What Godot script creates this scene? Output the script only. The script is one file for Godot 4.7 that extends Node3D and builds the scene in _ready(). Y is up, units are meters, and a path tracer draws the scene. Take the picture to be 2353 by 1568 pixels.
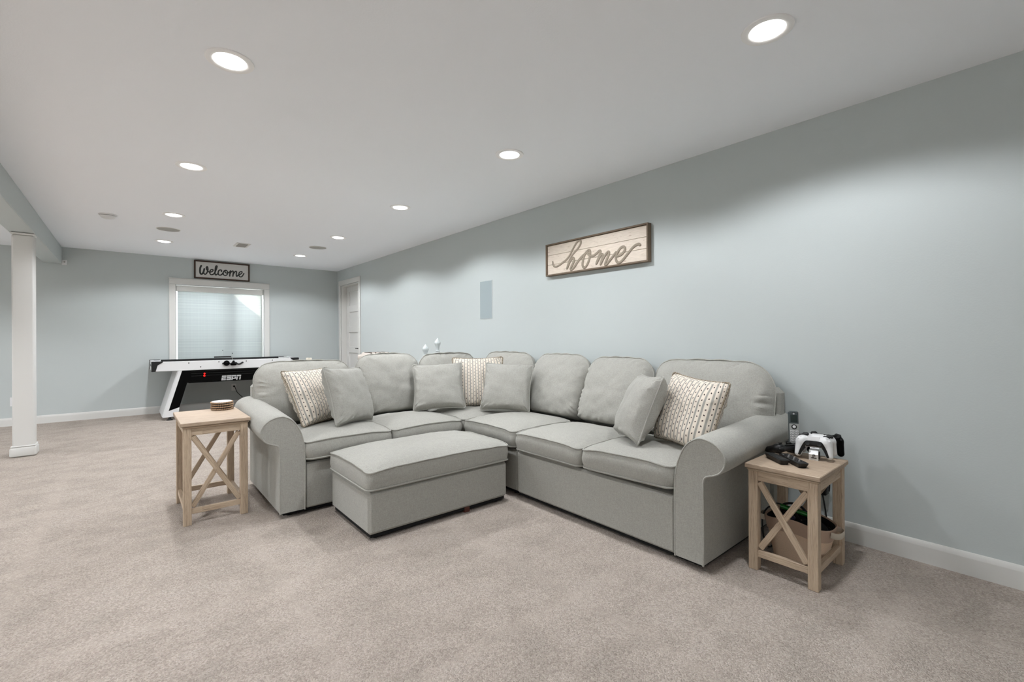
extends Node3D

# ---------------------------------------------------------------- room numbers (metres)
const H := 2.424          # ceiling height
const XR := 3.068         # wall behind the sofa
const ZF := -8.828        # far wall with the window
const XL := -4.6          # wall out of frame on the left
const ZB := 4.6           # wall behind the camera
const BX0 := -0.887       # dropped beam, left and right faces
const BX1 := -0.702
const BY := 2.19

var M := {}
var names := {}
var rng := RandomNumberGenerator.new()

# ================================================================ mesh helpers
class Buf:
	var v := PackedVector3Array()
	var uv := PackedVector2Array()
	func tri(a: Vector3, b: Vector3, c: Vector3, ua := Vector2.ZERO, ub := Vector2.ZERO, uc := Vector2.ZERO) -> void:
		v.append(a); v.append(b); v.append(c)
		uv.append(ua); uv.append(ub); uv.append(uc)
	func quad(a: Vector3, b: Vector3, c: Vector3, d: Vector3, ua := Vector2.ZERO, ub := Vector2.ZERO, uc := Vector2.ZERO, ud := Vector2.ZERO) -> void:
		tri(a, b, c, ua, ub, uc)
		tri(a, c, d, ua, uc, ud)
	func moved(t: Transform3D) -> Buf:
		var o := Buf.new()
		o.v = t * v
		o.uv = uv.duplicate()
		return o
	func add(o: Buf) -> void:
		v.append_array(o.v)
		uv.append_array(o.uv)

# counter-clockwise-from-outside triangles; normals smoothed where faces meet under `smooth` degrees
func to_mesh(b: Buf, smooth := 40.0) -> ArrayMesh:
	var n := b.v.size()
	var fn := PackedVector3Array()
	fn.resize(n / 3)
	for i in n / 3:
		fn[i] = (b.v[i * 3 + 1] - b.v[i * 3]).cross(b.v[i * 3 + 2] - b.v[i * 3])
	var at := {}
	for i in n:
		var k := Vector3i((b.v[i] * 20000.0).round())
		if at.has(k):
			at[k].append(i / 3)
		else:
			at[k] = [i / 3]
	var lim := cos(deg_to_rad(smooth))
	var nm := PackedVector3Array()
	nm.resize(n)
	var un := PackedVector3Array()
	un.resize(n / 3)
	for i in n / 3:
		un[i] = fn[i].normalized()
	for i in n:
		var s := Vector3.ZERO
		var me := un[i / 3]
		for f in at[Vector3i((b.v[i] * 20000.0).round())]:
			if un[f].dot(me) > lim:
				s += fn[f]
		nm[i] = s.normalized() if s.length_squared() > 0.0 else Vector3.UP
	var idx := PackedInt32Array()
	idx.resize(n)
	for i in n / 3:
		idx[i * 3] = i * 3
		idx[i * 3 + 1] = i * 3 + 2
		idx[i * 3 + 2] = i * 3 + 1
	var arr := []
	arr.resize(Mesh.ARRAY_MAX)
	arr[Mesh.ARRAY_VERTEX] = b.v
	arr[Mesh.ARRAY_NORMAL] = nm
	arr[Mesh.ARRAY_TEX_UV] = b.uv
	arr[Mesh.ARRAY_INDEX] = idx
	var m := ArrayMesh.new()
	m.add_surface_from_arrays(Mesh.PRIMITIVE_TRIANGLES, arr)
	return m

func numbered(called: String) -> String:
	var k: int = names.get(called, -1) + 1
	names[called] = k
	return called if k == 0 else "%s_%03d" % [called, k]

func obj(called: String, b: Buf, mat: Material, parent: Node3D = null, smooth := 40.0) -> MeshInstance3D:
	var o := MeshInstance3D.new()
	o.mesh = to_mesh(b, smooth)
	o.material_override = null
	o.mesh.surface_set_material(0, mat)
	if parent:
		o.name = called
		parent.add_child(o, true)
	else:
		o.name = numbered(called)
		add_child(o)
	return o

func tag(o: Node3D, label: String, category: String, group := "") -> void:
	o.set_meta("label", label)
	o.set_meta("category", category)
	if group:
		o.set_meta("group", group)

func thing(called: String, label: String, category: String, at := Vector3.ZERO, turn := 0.0, group := "") -> Node3D:
	var o := Node3D.new()
	o.name = numbered(called)
	add_child(o)
	o.position = at
	o.rotation.y = turn
	tag(o, label, category, group)
	return o

func struct(called: String, b: Buf, mat: Material, parent: Node3D = null, smooth := 30.0) -> MeshInstance3D:
	var o := obj(called, b, mat, parent, smooth)
	if parent == null:
		o.set_meta("kind", "structure")
	return o

# ---------------------------------------------------------------- solids
func face(b: Buf, p: Array, c: Vector3, L: int) -> void:
	var n: Vector3 = (p[1] - p[0]).cross(p[2] - p[0])
	var m := Vector3.ZERO
	for q in p:
		m += q
	m /= p.size()
	if n.dot(m - c) < 0.0:
		p.reverse()
	var t := []
	for q in p:
		t.append(Vector2(q[L], q[(L + 1) % 3] + q[(L + 2) % 3]))
	for k in range(1, p.size() - 1):
		b.tri(p[0], p[k], p[k + 1], t[0], t[k], t[k + 1])

# chamfered box; u runs along its longest side in metres
func box(size: Vector3, bev := 0.003, at := Vector3.ZERO, basis := Basis.IDENTITY, grain := -1) -> Buf:
	var h := size / 2.0
	bev = minf(bev, minf(h.x, minf(h.y, h.z)) * 0.9)
	var L := grain if grain >= 0 else size.max_axis_index()
	var b := Buf.new()
	var P := func(s: Vector3, i: int) -> Vector3:
		var q := Vector3(s.x * (h.x - bev), s.y * (h.y - bev), s.z * (h.z - bev))
		q[i] = s[i] * h[i]
		return q
	for i in 3:
		var j := (i + 1) % 3
		var k := (i + 2) % 3
		for s in [-1.0, 1.0]:
			var a := []
			for e in [[-1, -1], [1, -1], [1, 1], [-1, 1]]:
				var sg := Vector3.ZERO
				sg[i] = s; sg[j] = e[0]; sg[k] = e[1]
				a.append(P.call(sg, i))
			face(b, a, Vector3.ZERO, L)
	if bev > 0.0:
		for i in 3:
			var j := (i + 1) % 3
			var k := (i + 2) % 3
			for sj in [-1.0, 1.0]:
				for sk in [-1.0, 1.0]:
					var s0 := Vector3.ZERO
					s0[i] = -1; s0[j] = sj; s0[k] = sk
					var s1 := s0
					s1[i] = 1
					face(b, [P.call(s0, j), P.call(s1, j), P.call(s1, k), P.call(s0, k)], Vector3.ZERO, L)
		for sx in [-1.0, 1.0]:
			for sy in [-1.0, 1.0]:
				for sz in [-1.0, 1.0]:
					var s := Vector3(sx, sy, sz)
					face(b, [P.call(s, 0), P.call(s, 1), P.call(s, 2)], Vector3.ZERO, L)
	var off := Vector2(rng.randf() * 3.0, rng.randf() * 3.0)
	for i in b.uv.size():
		b.uv[i] += off
	return b.moved(Transform3D(basis, at))

func span(a: Vector3, c: Vector3, bev := 0.0, grain := -1) -> Buf:   # box between two corners
	return box((c - a).abs(), bev, (a + c) / 2.0, Basis.IDENTITY, grain)

func bar(a: Vector3, c: Vector3, w: float, t: float, side: Vector3, bev := 0.002) -> Buf:   # w across `side`, t the other way
	var x := (c - a).normalized()
	var y := (side - x * side.dot(x)).normalized()
	return box(Vector3((c - a).length(), w, t), bev, (a + c) / 2.0, Basis(x, y, x.cross(y)))

func lathe(prof: Array, seg := 32, at := Vector3.ZERO, basis := Basis.IDENTITY) -> Buf:   # [Vector2(r, y)] from bottom to top, outside on the right
	var b := Buf.new()
	for i in prof.size() - 1:
		var p: Vector2 = prof[i]
		var q: Vector2 = prof[i + 1]
		for k in seg:
			var a0 := TAU * k / seg
			var a1 := TAU * (k + 1) / seg
			var d0 := Vector3(cos(a0), 0, -sin(a0))
			var d1 := Vector3(cos(a1), 0, -sin(a1))
			var A := d0 * p.x + Vector3.UP * p.y
			var B := d1 * p.x + Vector3.UP * p.y
			var C := d1 * q.x + Vector3.UP * q.y
			var D := d0 * q.x + Vector3.UP * q.y
			if p.x > 1e-6:
				b.tri(A, B, C, Vector2(a0, p.y), Vector2(a1, p.y), Vector2(a1, q.y))
			if q.x > 1e-6:
				b.tri(A, C, D, Vector2(a0, p.y), Vector2(a1, q.y), Vector2(a0, q.y))
	return b.moved(Transform3D(basis, at))

func smooth_path(p: Array, per := 6, closed := false) -> PackedVector3Array:
	var o := PackedVector3Array()
	var n := p.size()
	for i in (n if closed else n - 1):
		var p0: Vector3 = p[(i - 1 + n) % n] if closed or i > 0 else p[0]
		var p1: Vector3 = p[i]
		var p2: Vector3 = p[(i + 1) % n]
		var p3: Vector3 = p[(i + 2) % n] if closed or i < n - 2 else p[n - 1]
		for k in per:
			o.append(p1.cubic_interpolate(p2, p0, p3, float(k) / per))
	if not closed:
		o.append(p[n - 1])
	return o

# round (or flattened along `flat`) tube through the points
func tube(p: PackedVector3Array, r: float, seg := 8, closed := false, flat := Vector3.ZERO, squash := 1.0) -> Buf:
	var rings := []
	var n := p.size()
	var up := Vector3.ZERO
	for i in n:
		var t: Vector3
		if closed:
			t = p[(i + 1) % n] - p[(i - 1 + n) % n]
		else:
			t = p[mini(i + 1, n - 1)] - p[maxi(i - 1, 0)]
		t = t.normalized() if t.length_squared() > 1e-14 else Vector3.RIGHT
		if up == Vector3.ZERO:
			up = flat if flat != Vector3.ZERO else (Vector3.UP if absf(t.y) < 0.9 else Vector3.RIGHT)
		if flat != Vector3.ZERO:
			up = flat
		var y := (up - t * up.dot(t)).normalized()
		var z := t.cross(y)
		if flat == Vector3.ZERO:
			up = y
		var ring := PackedVector3Array()
		for k in seg:
			var a := TAU * k / seg
			ring.append(p[i] + (y * sin(a) * squash - z * cos(a)) * r)
		rings.append(ring)
	return loft(rings, closed, not closed)

# rings of equal size joined in order; each ring closed. caps close both ends
func loft(rings: Array, closed := false, caps := true) -> Buf:
	var b := Buf.new()
	var n: int = rings.size()
	var m: int = rings[0].size()
	for i in (n if closed else n - 1):
		var A: PackedVector3Array = rings[i]
		var B: PackedVector3Array = rings[(i + 1) % n]
		for k in m:
			var k1 := (k + 1) % m
			b.quad(A[k], A[k1], B[k1], B[k])
	if caps and not closed:
		for e in 2:
			var R: PackedVector3Array = rings[0 if e == 0 else n - 1]
			var c := Vector3.ZERO
			for q in R:
				c += q
			c /= m
			for k in m:
				var k1 := (k + 1) % m
				if e == 0:
					b.tri(c, R[k1], R[k])
				else:
					b.tri(c, R[k], R[k1])
	return b

# flat polygon (x, y) extruded to +z by depth, edges eased by `bev`
func prism(poly: Array, depth: float, t := Transform3D.IDENTITY) -> Buf:
	var p := PackedVector2Array(poly)
	if Geometry2D.is_polygon_clockwise(p):
		p.reverse()
	var b := Buf.new()
	var ix := Geometry2D.triangulate_polygon(p)
	for k in ix.size() / 3:
		var a := p[ix[k * 3]]
		var c := p[ix[k * 3 + 1]]
		var d := p[ix[k * 3 + 2]]
		if (c - a).cross(d - a) < 0.0:
			var e := c
			c = d
			d = e
		b.tri(Vector3(a.x, a.y, depth), Vector3(c.x, c.y, depth), Vector3(d.x, d.y, depth), a, c, d)
		b.tri(Vector3(a.x, a.y, 0), Vector3(d.x, d.y, 0), Vector3(c.x, c.y, 0), a, d, c)
	for k in p.size():
		var a := p[k]
		var c := p[(k + 1) % p.size()]
		b.quad(Vector3(a.x, a.y, 0), Vector3(c.x, c.y, 0), Vector3(c.x, c.y, depth), Vector3(a.x, a.y, depth), Vector2(a.x + a.y, 0), Vector2(c.x + c.y, 0), Vector2(c.x + c.y, depth), Vector2(a.x + a.y, depth))
	return b.moved(t)

# surface nets over a signed distance in a box
func blob(lo: Vector3, hi: Vector3, cell: float, dist: Callable) -> Buf:
	var n := Vector3i(((hi - lo) / cell).ceil()) + Vector3i.ONE
	var val := PackedFloat32Array()
	val.resize(n.x * n.y * n.z)
	for z in n.z:
		for y in n.y:
			for x in n.x:
				val[(z * n.y + y) * n.x + x] = dist.call(lo + Vector3(x, y, z) * cell)
	var vert := {}
	var sx := 1
	var sy := n.x
	var sz := n.x * n.y
	var offs := [0, sx, sy, sx + sy, sz, sx + sz, sy + sz, sx + sy + sz]
	for z in n.z - 1:
		for y in n.y - 1:
			for x in n.x - 1:
				var i := (z * n.y + y) * n.x + x
				var inside := 0
				for o in offs:
					if val[i + o] < 0.0:
						inside += 1
				if inside == 0 or inside == 8:
					continue
				var s := Vector3.ZERO
				var c := 0
				for e in [[0, 1], [2, 3], [4, 5], [6, 7], [0, 2], [1, 3], [4, 6], [5, 7], [0, 4], [1, 5], [2, 6], [3, 7]]:
					var a: float = val[i + offs[e[0]]]
					var d: float = val[i + offs[e[1]]]
					if (a < 0.0) != (d < 0.0):
						var t := a / (a - d)
						var pa := Vector3(e[0] & 1, (e[0] >> 1) & 1, e[0] >> 2)
						var pb := Vector3(e[1] & 1, (e[1] >> 1) & 1, e[1] >> 2)
						s += pa.lerp(pb, t)
						c += 1
				vert[i] = lo + (Vector3(x, y, z) + s / c) * cell
	var b := Buf.new()
	for z in range(1, n.z - 1):
		for y in range(1, n.y - 1):
			for x in range(1, n.x - 1):
				var i := (z * n.y + y) * n.x + x
				var a := val[i] < 0.0
				for ax in 3:
					var st: int = [sx, sy, sz][ax]
					if a == (val[i + st] < 0.0):
						continue
					var u: int = [sy, sz, sx][ax]
					var w: int = [sz, sx, sy][ax]
					var q := [vert[i - u - w], vert[i - w], vert[i], vert[i - u]]
					if not a:
						q.reverse()
					b.quad(q[0], q[1], q[2], q[3])
	return b

func smin(a: float, b: float, k: float) -> float:
	var h := clampf(0.5 + 0.5 * (b - a) / k, 0.0, 1.0)
	return lerpf(b, a, h) - k * h * (1.0 - h)

func capsule(p: Vector3, a: Vector3, c: Vector3, ra: float, rc: float) -> float:
	var d := c - a
	var t := clampf((p - a).dot(d) / d.length_squared(), 0.0, 1.0)
	return (p - a - d * t).length() - lerpf(ra, rc, t)

func rbox(p: Vector3, h: Vector3, r: float) -> float:
	var q := p.abs() - h + Vector3(r, r, r)
	return Vector3(maxf(q.x, 0), maxf(q.y, 0), maxf(q.z, 0)).length() + minf(maxf(q.x, maxf(q.y, q.z)), 0.0) - r

# ================================================================ textures and materials
func noise(freq: float, oct := 4, sd := 1, kind := FastNoiseLite.TYPE_SIMPLEX_SMOOTH) -> FastNoiseLite:
	var f := FastNoiseLite.new()
	f.seed = sd
	f.noise_type = kind
	f.frequency = freq
	f.fractal_octaves = oct
	return f

func noise_tex(size: int, f: FastNoiseLite, ramp: Array = [], bump := -1.0) -> NoiseTexture2D:
	var t := NoiseTexture2D.new()
	t.width = size
	t.height = size
	t.seamless = true
	t.seamless_blend_skirt = 0.15
	t.noise = f
	if bump > 0.0:
		t.as_normal_map = true
		t.bump_strength = bump
	if ramp.size():
		var g := Gradient.new()
		g.offsets = PackedFloat32Array(ramp.map(func(r): return r[0]))
		g.colors = PackedColorArray(ramp.map(func(r): return r[1]))
		t.color_ramp = g
	return t

func mat(c: Color, rough := 0.6, metal := 0.0, called := "") -> StandardMaterial3D:
	var m := StandardMaterial3D.new()
	m.albedo_color = c
	m.roughness = rough
	m.metallic = metal
	m.resource_name = called
	return m

func tri(m: StandardMaterial3D, per_metre: float) -> void:
	m.uv1_triplanar = true
	m.uv1_scale = Vector3.ONE * per_metre
	m.uv1_triplanar_sharpness = 4.0

func pixels(w: int, h: int, f: Callable) -> Image:
	var d := PackedByteArray()
	d.resize(w * h * 3)
	var k := 0
	for y in h:
		for x in w:
			var c: Color = f.call(x, y)
			d[k] = int(clampf(c.r, 0, 1) * 255.0)
			d[k + 1] = int(clampf(c.g, 0, 1) * 255.0)
			d[k + 2] = int(clampf(c.b, 0, 1) * 255.0)
			k += 3
	return Image.create_from_data(w, h, false, Image.FORMAT_RGB8, d)

func weave_image(n: int, base: Color, thread: float, speck: float, sd: int) -> Image:
	var r := RandomNumberGenerator.new()
	r.seed = sd
	var warp := PackedFloat32Array()
	var weft := PackedFloat32Array()
	warp.resize(n * n)
	weft.resize(n * n)
	for i in n:                      # slubs: a thread keeps its tone for a while, then changes
		var a := 0.0
		var c := 0.0
		for k in n:
			if r.randf() < 0.2:
				a = r.randfn(0.0, 1.0)
			if r.randf() < 0.2:
				c = r.randfn(0.0, 1.0)
			warp[k * n + i] = a
			weft[i * n + k] = c
	return pixels(n, n, func(x: int, y: int) -> Color:
		var over := (x + y) % 2 == 0
		var t := (warp[y * n + x] if over else weft[y * n + x]) * thread + r.randfn(0.0, speck)
		return Color(base.r + t, base.g + t, base.b + t * 0.95))

func make_materials() -> void:
	# painted surfaces: a faint roller stipple
	var stipple := noise_tex(512, noise(0.12, 3, 7), [], 1.2)
	for w in [["wall", Color(0.738, 0.762, 0.759), 0.62], ["ceiling", Color(0.958, 0.966, 0.98), 0.85]]:
		var m := mat(w[1], w[2], 0.0, w[0] + "_paint")
		m.normal_enabled = true
		m.normal_texture = stipple
		m.normal_scale = 0.12
		tri(m, 1.4)
		m.uv1_world_triplanar = true
		m.metallic_specular = 0.35
		M[w[0]] = m
	M.trim = mat(Color(0.835, 0.83, 0.815), 0.38, 0.0, "trim_paint")
	M.ceiling_white = mat(Color(0.955, 0.95, 0.945), 0.6, 0.0, "lamp_trim")
	M.white = mat(Color(0.87, 0.87, 0.87), 0.35, 0.0, "white_plastic")
	M.soft_white = mat(Color(0.86, 0.855, 0.84), 0.55, 0.0, "matte_white")
	M.gray = mat(Color(0.66, 0.65, 0.63), 0.7, 0.0, "gray_grille")
	M.wall_grille = mat(Color(0.60, 0.645, 0.655), 0.7, 0.0, "painted_grille")
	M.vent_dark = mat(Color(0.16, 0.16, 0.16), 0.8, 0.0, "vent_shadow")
	M.black = mat(Color(0.022, 0.022, 0.022), 0.45, 0.0, "black_plastic")
	M.black_gloss = mat(Color(0.008, 0.008, 0.008), 0.4, 0.0, "black_gloss")
	M.black_gloss.metallic_specular = 0.2
	M.charcoal = mat(Color(0.10, 0.10, 0.10), 0.5, 0.0, "charcoal_plastic")
	M.key = mat(Color(0.20, 0.19, 0.19), 0.5, 0.0, "remote_key")
	M.key_mark = mat(Color(0.55, 0.54, 0.53), 0.5, 0.0, "remote_print")
	M.silver = mat(Color(0.68, 0.68, 0.67), 0.35, 0.6, "silver_plastic")
	M.slate = mat(Color(0.24, 0.27, 0.275), 0.35, 0.0, "slate_plastic")
	M.screen = mat(Color(0.13, 0.165, 0.155), 0.15, 0.0, "lcd")
	M.foot = mat(Color(0.03, 0.028, 0.026), 0.6, 0.0, "dark_foot")
	M.red_wood = mat(Color(0.30, 0.13, 0.08), 0.5, 0.0, "red_brown_foot")
	M.logo = mat(Color(0.72, 0.72, 0.72), 0.5, 0.0, "logo_white")
	M.candle = mat(Color(0.88, 0.85, 0.79), 0.6, 0.0, "wax")
	M.fin = mat(Color(0.76, 0.785, 0.785), 0.25, 0.0, "glazed_white")
	M.shadow_black = mat(Color(0.03, 0.03, 0.03), 0.95, 0.0, "painted_shadow_black")  # black that paints in the shade under sofa and ottoman

	# lamps
	var lens := mat(Color(1, 1, 1), 0.5, 0.0, "lit_lens")
	lens.emission_enabled = true
	lens.emission = Color(1.0, 0.99, 0.97)
	lens.emission_energy_multiplier = 3.5
	M.lens = lens
	var red := mat(Color(0.3, 0.0, 0.0), 0.5, 0.0, "red_led")
	red.emission_enabled = true
	red.emission = Color(1.0, 0.06, 0.03)
	red.emission_energy_multiplier = 1.6
	M.led = red

	# carpet: fine pile, broad tracks where the pile lies another way
	var carpet := mat(Color(1, 1, 1), 0.95, 0.0, "carpet_pile")
	var tuft := noise(0.17, 2, 3, FastNoiseLite.TYPE_CELLULAR)
	tuft.cellular_return_type = FastNoiseLite.RETURN_CELL_VALUE
	tuft.fractal_gain = 0.6
	carpet.albedo_texture = noise_tex(1024, tuft, [[0.0, Color(0.59, 0.552, 0.518)], [0.35, Color(0.672, 0.632, 0.597)], [0.65, Color(0.722, 0.682, 0.647)], [1.0, Color(0.785, 0.748, 0.714)]])
	carpet.uv1_scale = Vector3(1.05, 1.05, 1)
	carpet.heightmap_enabled = true
	var pile := noise(0.17, 2, 3, FastNoiseLite.TYPE_CELLULAR)
	pile.cellular_return_type = FastNoiseLite.RETURN_DISTANCE
	carpet.heightmap_texture = noise_tex(1024, pile, [[0.0, Color(1, 1, 1)], [1.0, Color(0, 0, 0)]])
	carpet.heightmap_scale = 0.5
	carpet.detail_enabled = true
	carpet.detail_blend_mode = BaseMaterial3D.BLEND_MODE_MUL
	var track := noise(0.017, 5, 21)
	track.domain_warp_enabled = true
	track.domain_warp_amplitude = 28.0
	track.domain_warp_frequency = 0.012
	carpet.detail_albedo = noise_tex(1024, track, [[0.0, Color(0.92, 0.92, 0.915)], [0.42, Color(0.965, 0.96, 0.955)], [0.56, Color(0.99, 0.985, 0.98)], [1.0, Color(1, 1, 1)]])
	carpet.detail_uv_layer = BaseMaterial3D.DETAIL_UV_2
	carpet.uv2_scale = Vector3(0.17, 0.26, 1)
	carpet.metallic_specular = 0.1
	M.carpet = carpet

	# sofa cloth, heathered grey
	var cloth := mat(Color(1, 1, 1), 0.95, 0.0, "heather_gray_cloth")
	var ci := weave_image(512, Color(0.643, 0.637, 0.61), 0.022, 0.022, 11)
	cloth.albedo_texture = ImageTexture.create_from_image(ci)
	var cb := ci.duplicate()
	cb.bump_map_to_normal_map(0.8)
	cloth.normal_enabled = true
	cloth.normal_texture = ImageTexture.create_from_image(cb)
	cloth.normal_scale = 0.5
	tri(cloth, 1.25)
	cloth.rim_enabled = true
	cloth.rim = 0.25
	cloth.rim_tint = 0.5
	cloth.metallic_specular = 0.2
	M.cloth = cloth

	# cream cloth with grey stripes and small brown leaves; the picture spans two stripes and two rows
	var leaf := func(x: int, y: int) -> Color:
		var u := fposmod(x / 256.0 * 2.0, 1.0)
		var col := int(x / 128.0)
		var v := fposmod(y / 256.0 * 2.0 + (0.5 if col == 1 else 0.0), 2.0)
		var c := Color(0.875, 0.835, 0.78)
		var s := 0.5 + 0.5 * sin(y * 1.9)
		if u < 0.14 or u > 0.86:
			c = Color(0.585, 0.575, 0.55).lerp(Color(0.65, 0.635, 0.605), s)
		elif u < 0.19 or u > 0.81:
			c = Color(0.76, 0.73, 0.685)
		var row := int(floor(v))
		var d := Vector2(u - 0.5, fposmod(v, 1.0) - 0.5) * Vector2(1.0, 1.0)
		d = d.rotated(0.55 if row == 0 else -0.55)
		if absf(d.x) / 0.11 + pow(absf(d.y) / 0.17, 1.4) < 1.0:
			c = Color(0.17, 0.12, 0.115)
		return c
	var pc := mat(Color(1, 1, 1), 0.9, 0.0, "striped_leaf_cloth")
	pc.albedo_texture = ImageTexture.create_from_image(pixels(256, 256, leaf))
	pc.uv1_scale = Vector3(1.0 / 0.049, 1.0 / 0.06, 1)
	M.pattern = pc
	var pipe := mat(Color(0.70, 0.67, 0.62), 0.9, 0.0, "cream_piping")
	pipe.albedo_texture = noise_tex(128, noise(0.09, 2, 5), [[0.0, Color(0.25, 0.2, 0.18)], [0.42, Color(0.8, 0.76, 0.7)], [1.0, Color(1, 1, 1)]])
	tri(pipe, 6.0)
	M.pattern_pipe = pipe

	# limed oak: grain along u
	var gn := noise(1.0, 4, 31)
	var gn2 := noise(1.0, 3, 32)
	var grain := func(x: int, y: int) -> Color:
		var u := x / 512.0
		var v := y / 512.0
		var w := gn2.get_noise_2d(u * 3.0, v * 6.0) * 0.6
		var g := gn.get_noise_2d(u * 2.2, v * 85.0 + w * 2.0)
		var f := gn.get_noise_2d(u * 9.0 + 50.0, v * 240.0)
		var t := clampf(0.66 + g * 0.55 + f * 0.4, 0.0, 1.0)
		var c := Color(0.55, 0.475, 0.405).lerp(Color(0.79, 0.70, 0.60), smoothstep(0.12, 0.62, t))
		return c.lerp(Color(0.84, 0.765, 0.67), smoothstep(0.62, 1.0, t) * 0.8)
	var wi := pixels(512, 512, grain)
	var wb := wi.duplicate()
	wb.bump_map_to_normal_map(1.5)
	var wood := mat(Color(0.93, 0.93, 0.93), 0.65, 0.0, "limed_oak")
	wood.albedo_texture = ImageTexture.create_from_image(wi)
	wood.normal_enabled = true
	wood.normal_texture = ImageTexture.create_from_image(wb)
	wood.normal_scale = 0.5
	wood.uv1_scale = Vector3(1.6, 2.8, 1)
	M.wood = wood
	var top := wood.duplicate()
	top.albedo_color = Color(0.87, 0.865, 0.87)
	top.resource_name = "limed_oak_top"
	M.wood_top = top
	var bead := wood.duplicate()
	bead.albedo_color = Color(0.84, 0.79, 0.74)
	bead.resource_name = "wood_bead"
	M.bead = bead
	var dark := wood.duplicate()
	dark.albedo_color = Color(0.30, 0.22, 0.17)
	dark.resource_name = "walnut_frame"
	M.walnut = dark
	var ash := wood.duplicate()
	ash.albedo_color = Color(0.56, 0.54, 0.52)
	ash.resource_name = "weathered_frame"
	M.weathered = ash
	var plank := wood.duplicate()
	plank.albedo_color = Color(1, 1, 1)
	var kn := noise(1.0, 3, 41)
	plank.albedo_texture = ImageTexture.create_from_image(pixels(512, 256, func(x: int, y: int) -> Color:
		var g := kn.get_noise_2d(x / 60.0, y / 4.0)
		var k := smoothstep(0.5, 0.75, kn.get_noise_2d(x / 60.0 + 90.0, y / 13.0))
		return Color(0.86, 0.81, 0.755).lerp(Color(0.80, 0.75, 0.69), clampf(0.4 + g, 0, 1)).lerp(Color(0.64, 0.555, 0.49), k * 0.75)))
	plank.uv1_scale = Vector3(1.1, 2.4, 1)
	plank.normal_enabled = false
	plank.resource_name = "whitewashed_plank"
	M.plank = plank
	M.letter = mat(Color(0.57, 0.525, 0.465), 0.7, 0.0, "driftwood_letters")
	M.ink = mat(Color(0.17, 0.17, 0.165), 0.7, 0.0, "charcoal_letters")
	M.sign_white = mat(Color(0.80, 0.79, 0.775), 0.7, 0.0, "sign_white")

	# roller shade: thin woven cloth that daylight comes through
	var shade := mat(Color(0.66, 0.668, 0.665), 0.9, 0.0, "shade_cloth")
	var sh := RandomNumberGenerator.new()
	sh.seed = 5
	var rows := []
	for i in 256:
		rows.append(sh.randfn(0.0, 0.022))
	shade.albedo_texture = ImageTexture.create_from_image(pixels(256, 256, func(x: int, y: int) -> Color:
		var t: float = 0.95 + rows[y] + rows[(x * 7) % 256] * 0.35
		return Color(t, t, t)))
	shade.uv1_scale = Vector3(1.2, 1.6, 1)
	shade.backlight_enabled = true
	shade.backlight = Color(0.98, 1.0, 1.0)
	M.shade = shade
	var glass := mat(Color(0.9, 0.95, 0.95, 0.08), 0.03, 0.0, "window_glass")
	glass.transparency = BaseMaterial3D.TRANSPARENCY_ALPHA
	M.glass = glass
	M.concrete = mat(Color(0.93, 0.93, 0.92), 0.9, 0.0, "added_slab_concrete")  # for the slab added outside; its white lights the gaps beside the shade
	M.gravel = mat(Color(0.55, 0.54, 0.50), 0.95, 0.0, "outside_gravel")

	# basket cloth
	var felt := mat(Color(0.90, 0.79, 0.685), 0.95, 0.0, "tan_felt")
	tri(felt, 4.0)
	felt.albedo_texture = noise_tex(256, noise(0.2, 3, 9), [[0.0, Color(0.88, 0.88, 0.88)], [1.0, Color(1, 1, 1)]])
	M.felt = felt
	M.cuff = mat(Color(0.70, 0.60, 0.525), 0.9, 0.0, "taupe_cuff")
	M.strap = mat(Color(0.74, 0.70, 0.64), 0.8, 0.0, "taupe_strap")
	M.lining = mat(Color(0.035, 0.033, 0.03), 0.95, 0.0, "dark_lining")
	var green := mat(Color(0.05, 0.36, 0.10), 0.25, 0.0, "green_plastic")
	M.green = green
	M.navy = mat(Color(0.06, 0.06, 0.20), 0.3, 0.0, "navy_plastic")
	M.throw_dash = mat(Color(0.36, 0.29, 0.27), 0.95, 0.0, "brown_yarn")
	M.throw = mat(Color(0.72, 0.685, 0.65), 0.95, 0.0, "cream_yarn")

# ================================================================ soft goods
# rounded-rectangle outline on x/z, walked so that +y lofts outwards
func perim(W: float, D: float, r: float, per_corner := 6, per_side := 14) -> PackedVector2Array:
	var o := PackedVector2Array()
	var cs := [Vector2(1, -1), Vector2(-1, -1), Vector2(-1, 1), Vector2(1, 1)]
	for k in 4:
		var c := Vector2(cs[k].x * (W / 2 - r), cs[k].y * (D / 2 - r))
		for i in per_corner + 1:
			var a := PI / 2 * (k + float(i) / per_corner)
			o.append(c + Vector2(cos(a), -sin(a)) * r)
		var nx: Vector2 = cs[(k + 1) % 4]
		var a1 := PI / 2 * (k + 1)
		var e := Vector2(nx.x * (W / 2 - r), nx.y * (D / 2 - r)) + Vector2(cos(a1), -sin(a1)) * r
		var s := o[o.size() - 1]
		for i in range(1, per_side):
			o.append(s.lerp(e, float(i) / per_side))
	return o

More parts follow.
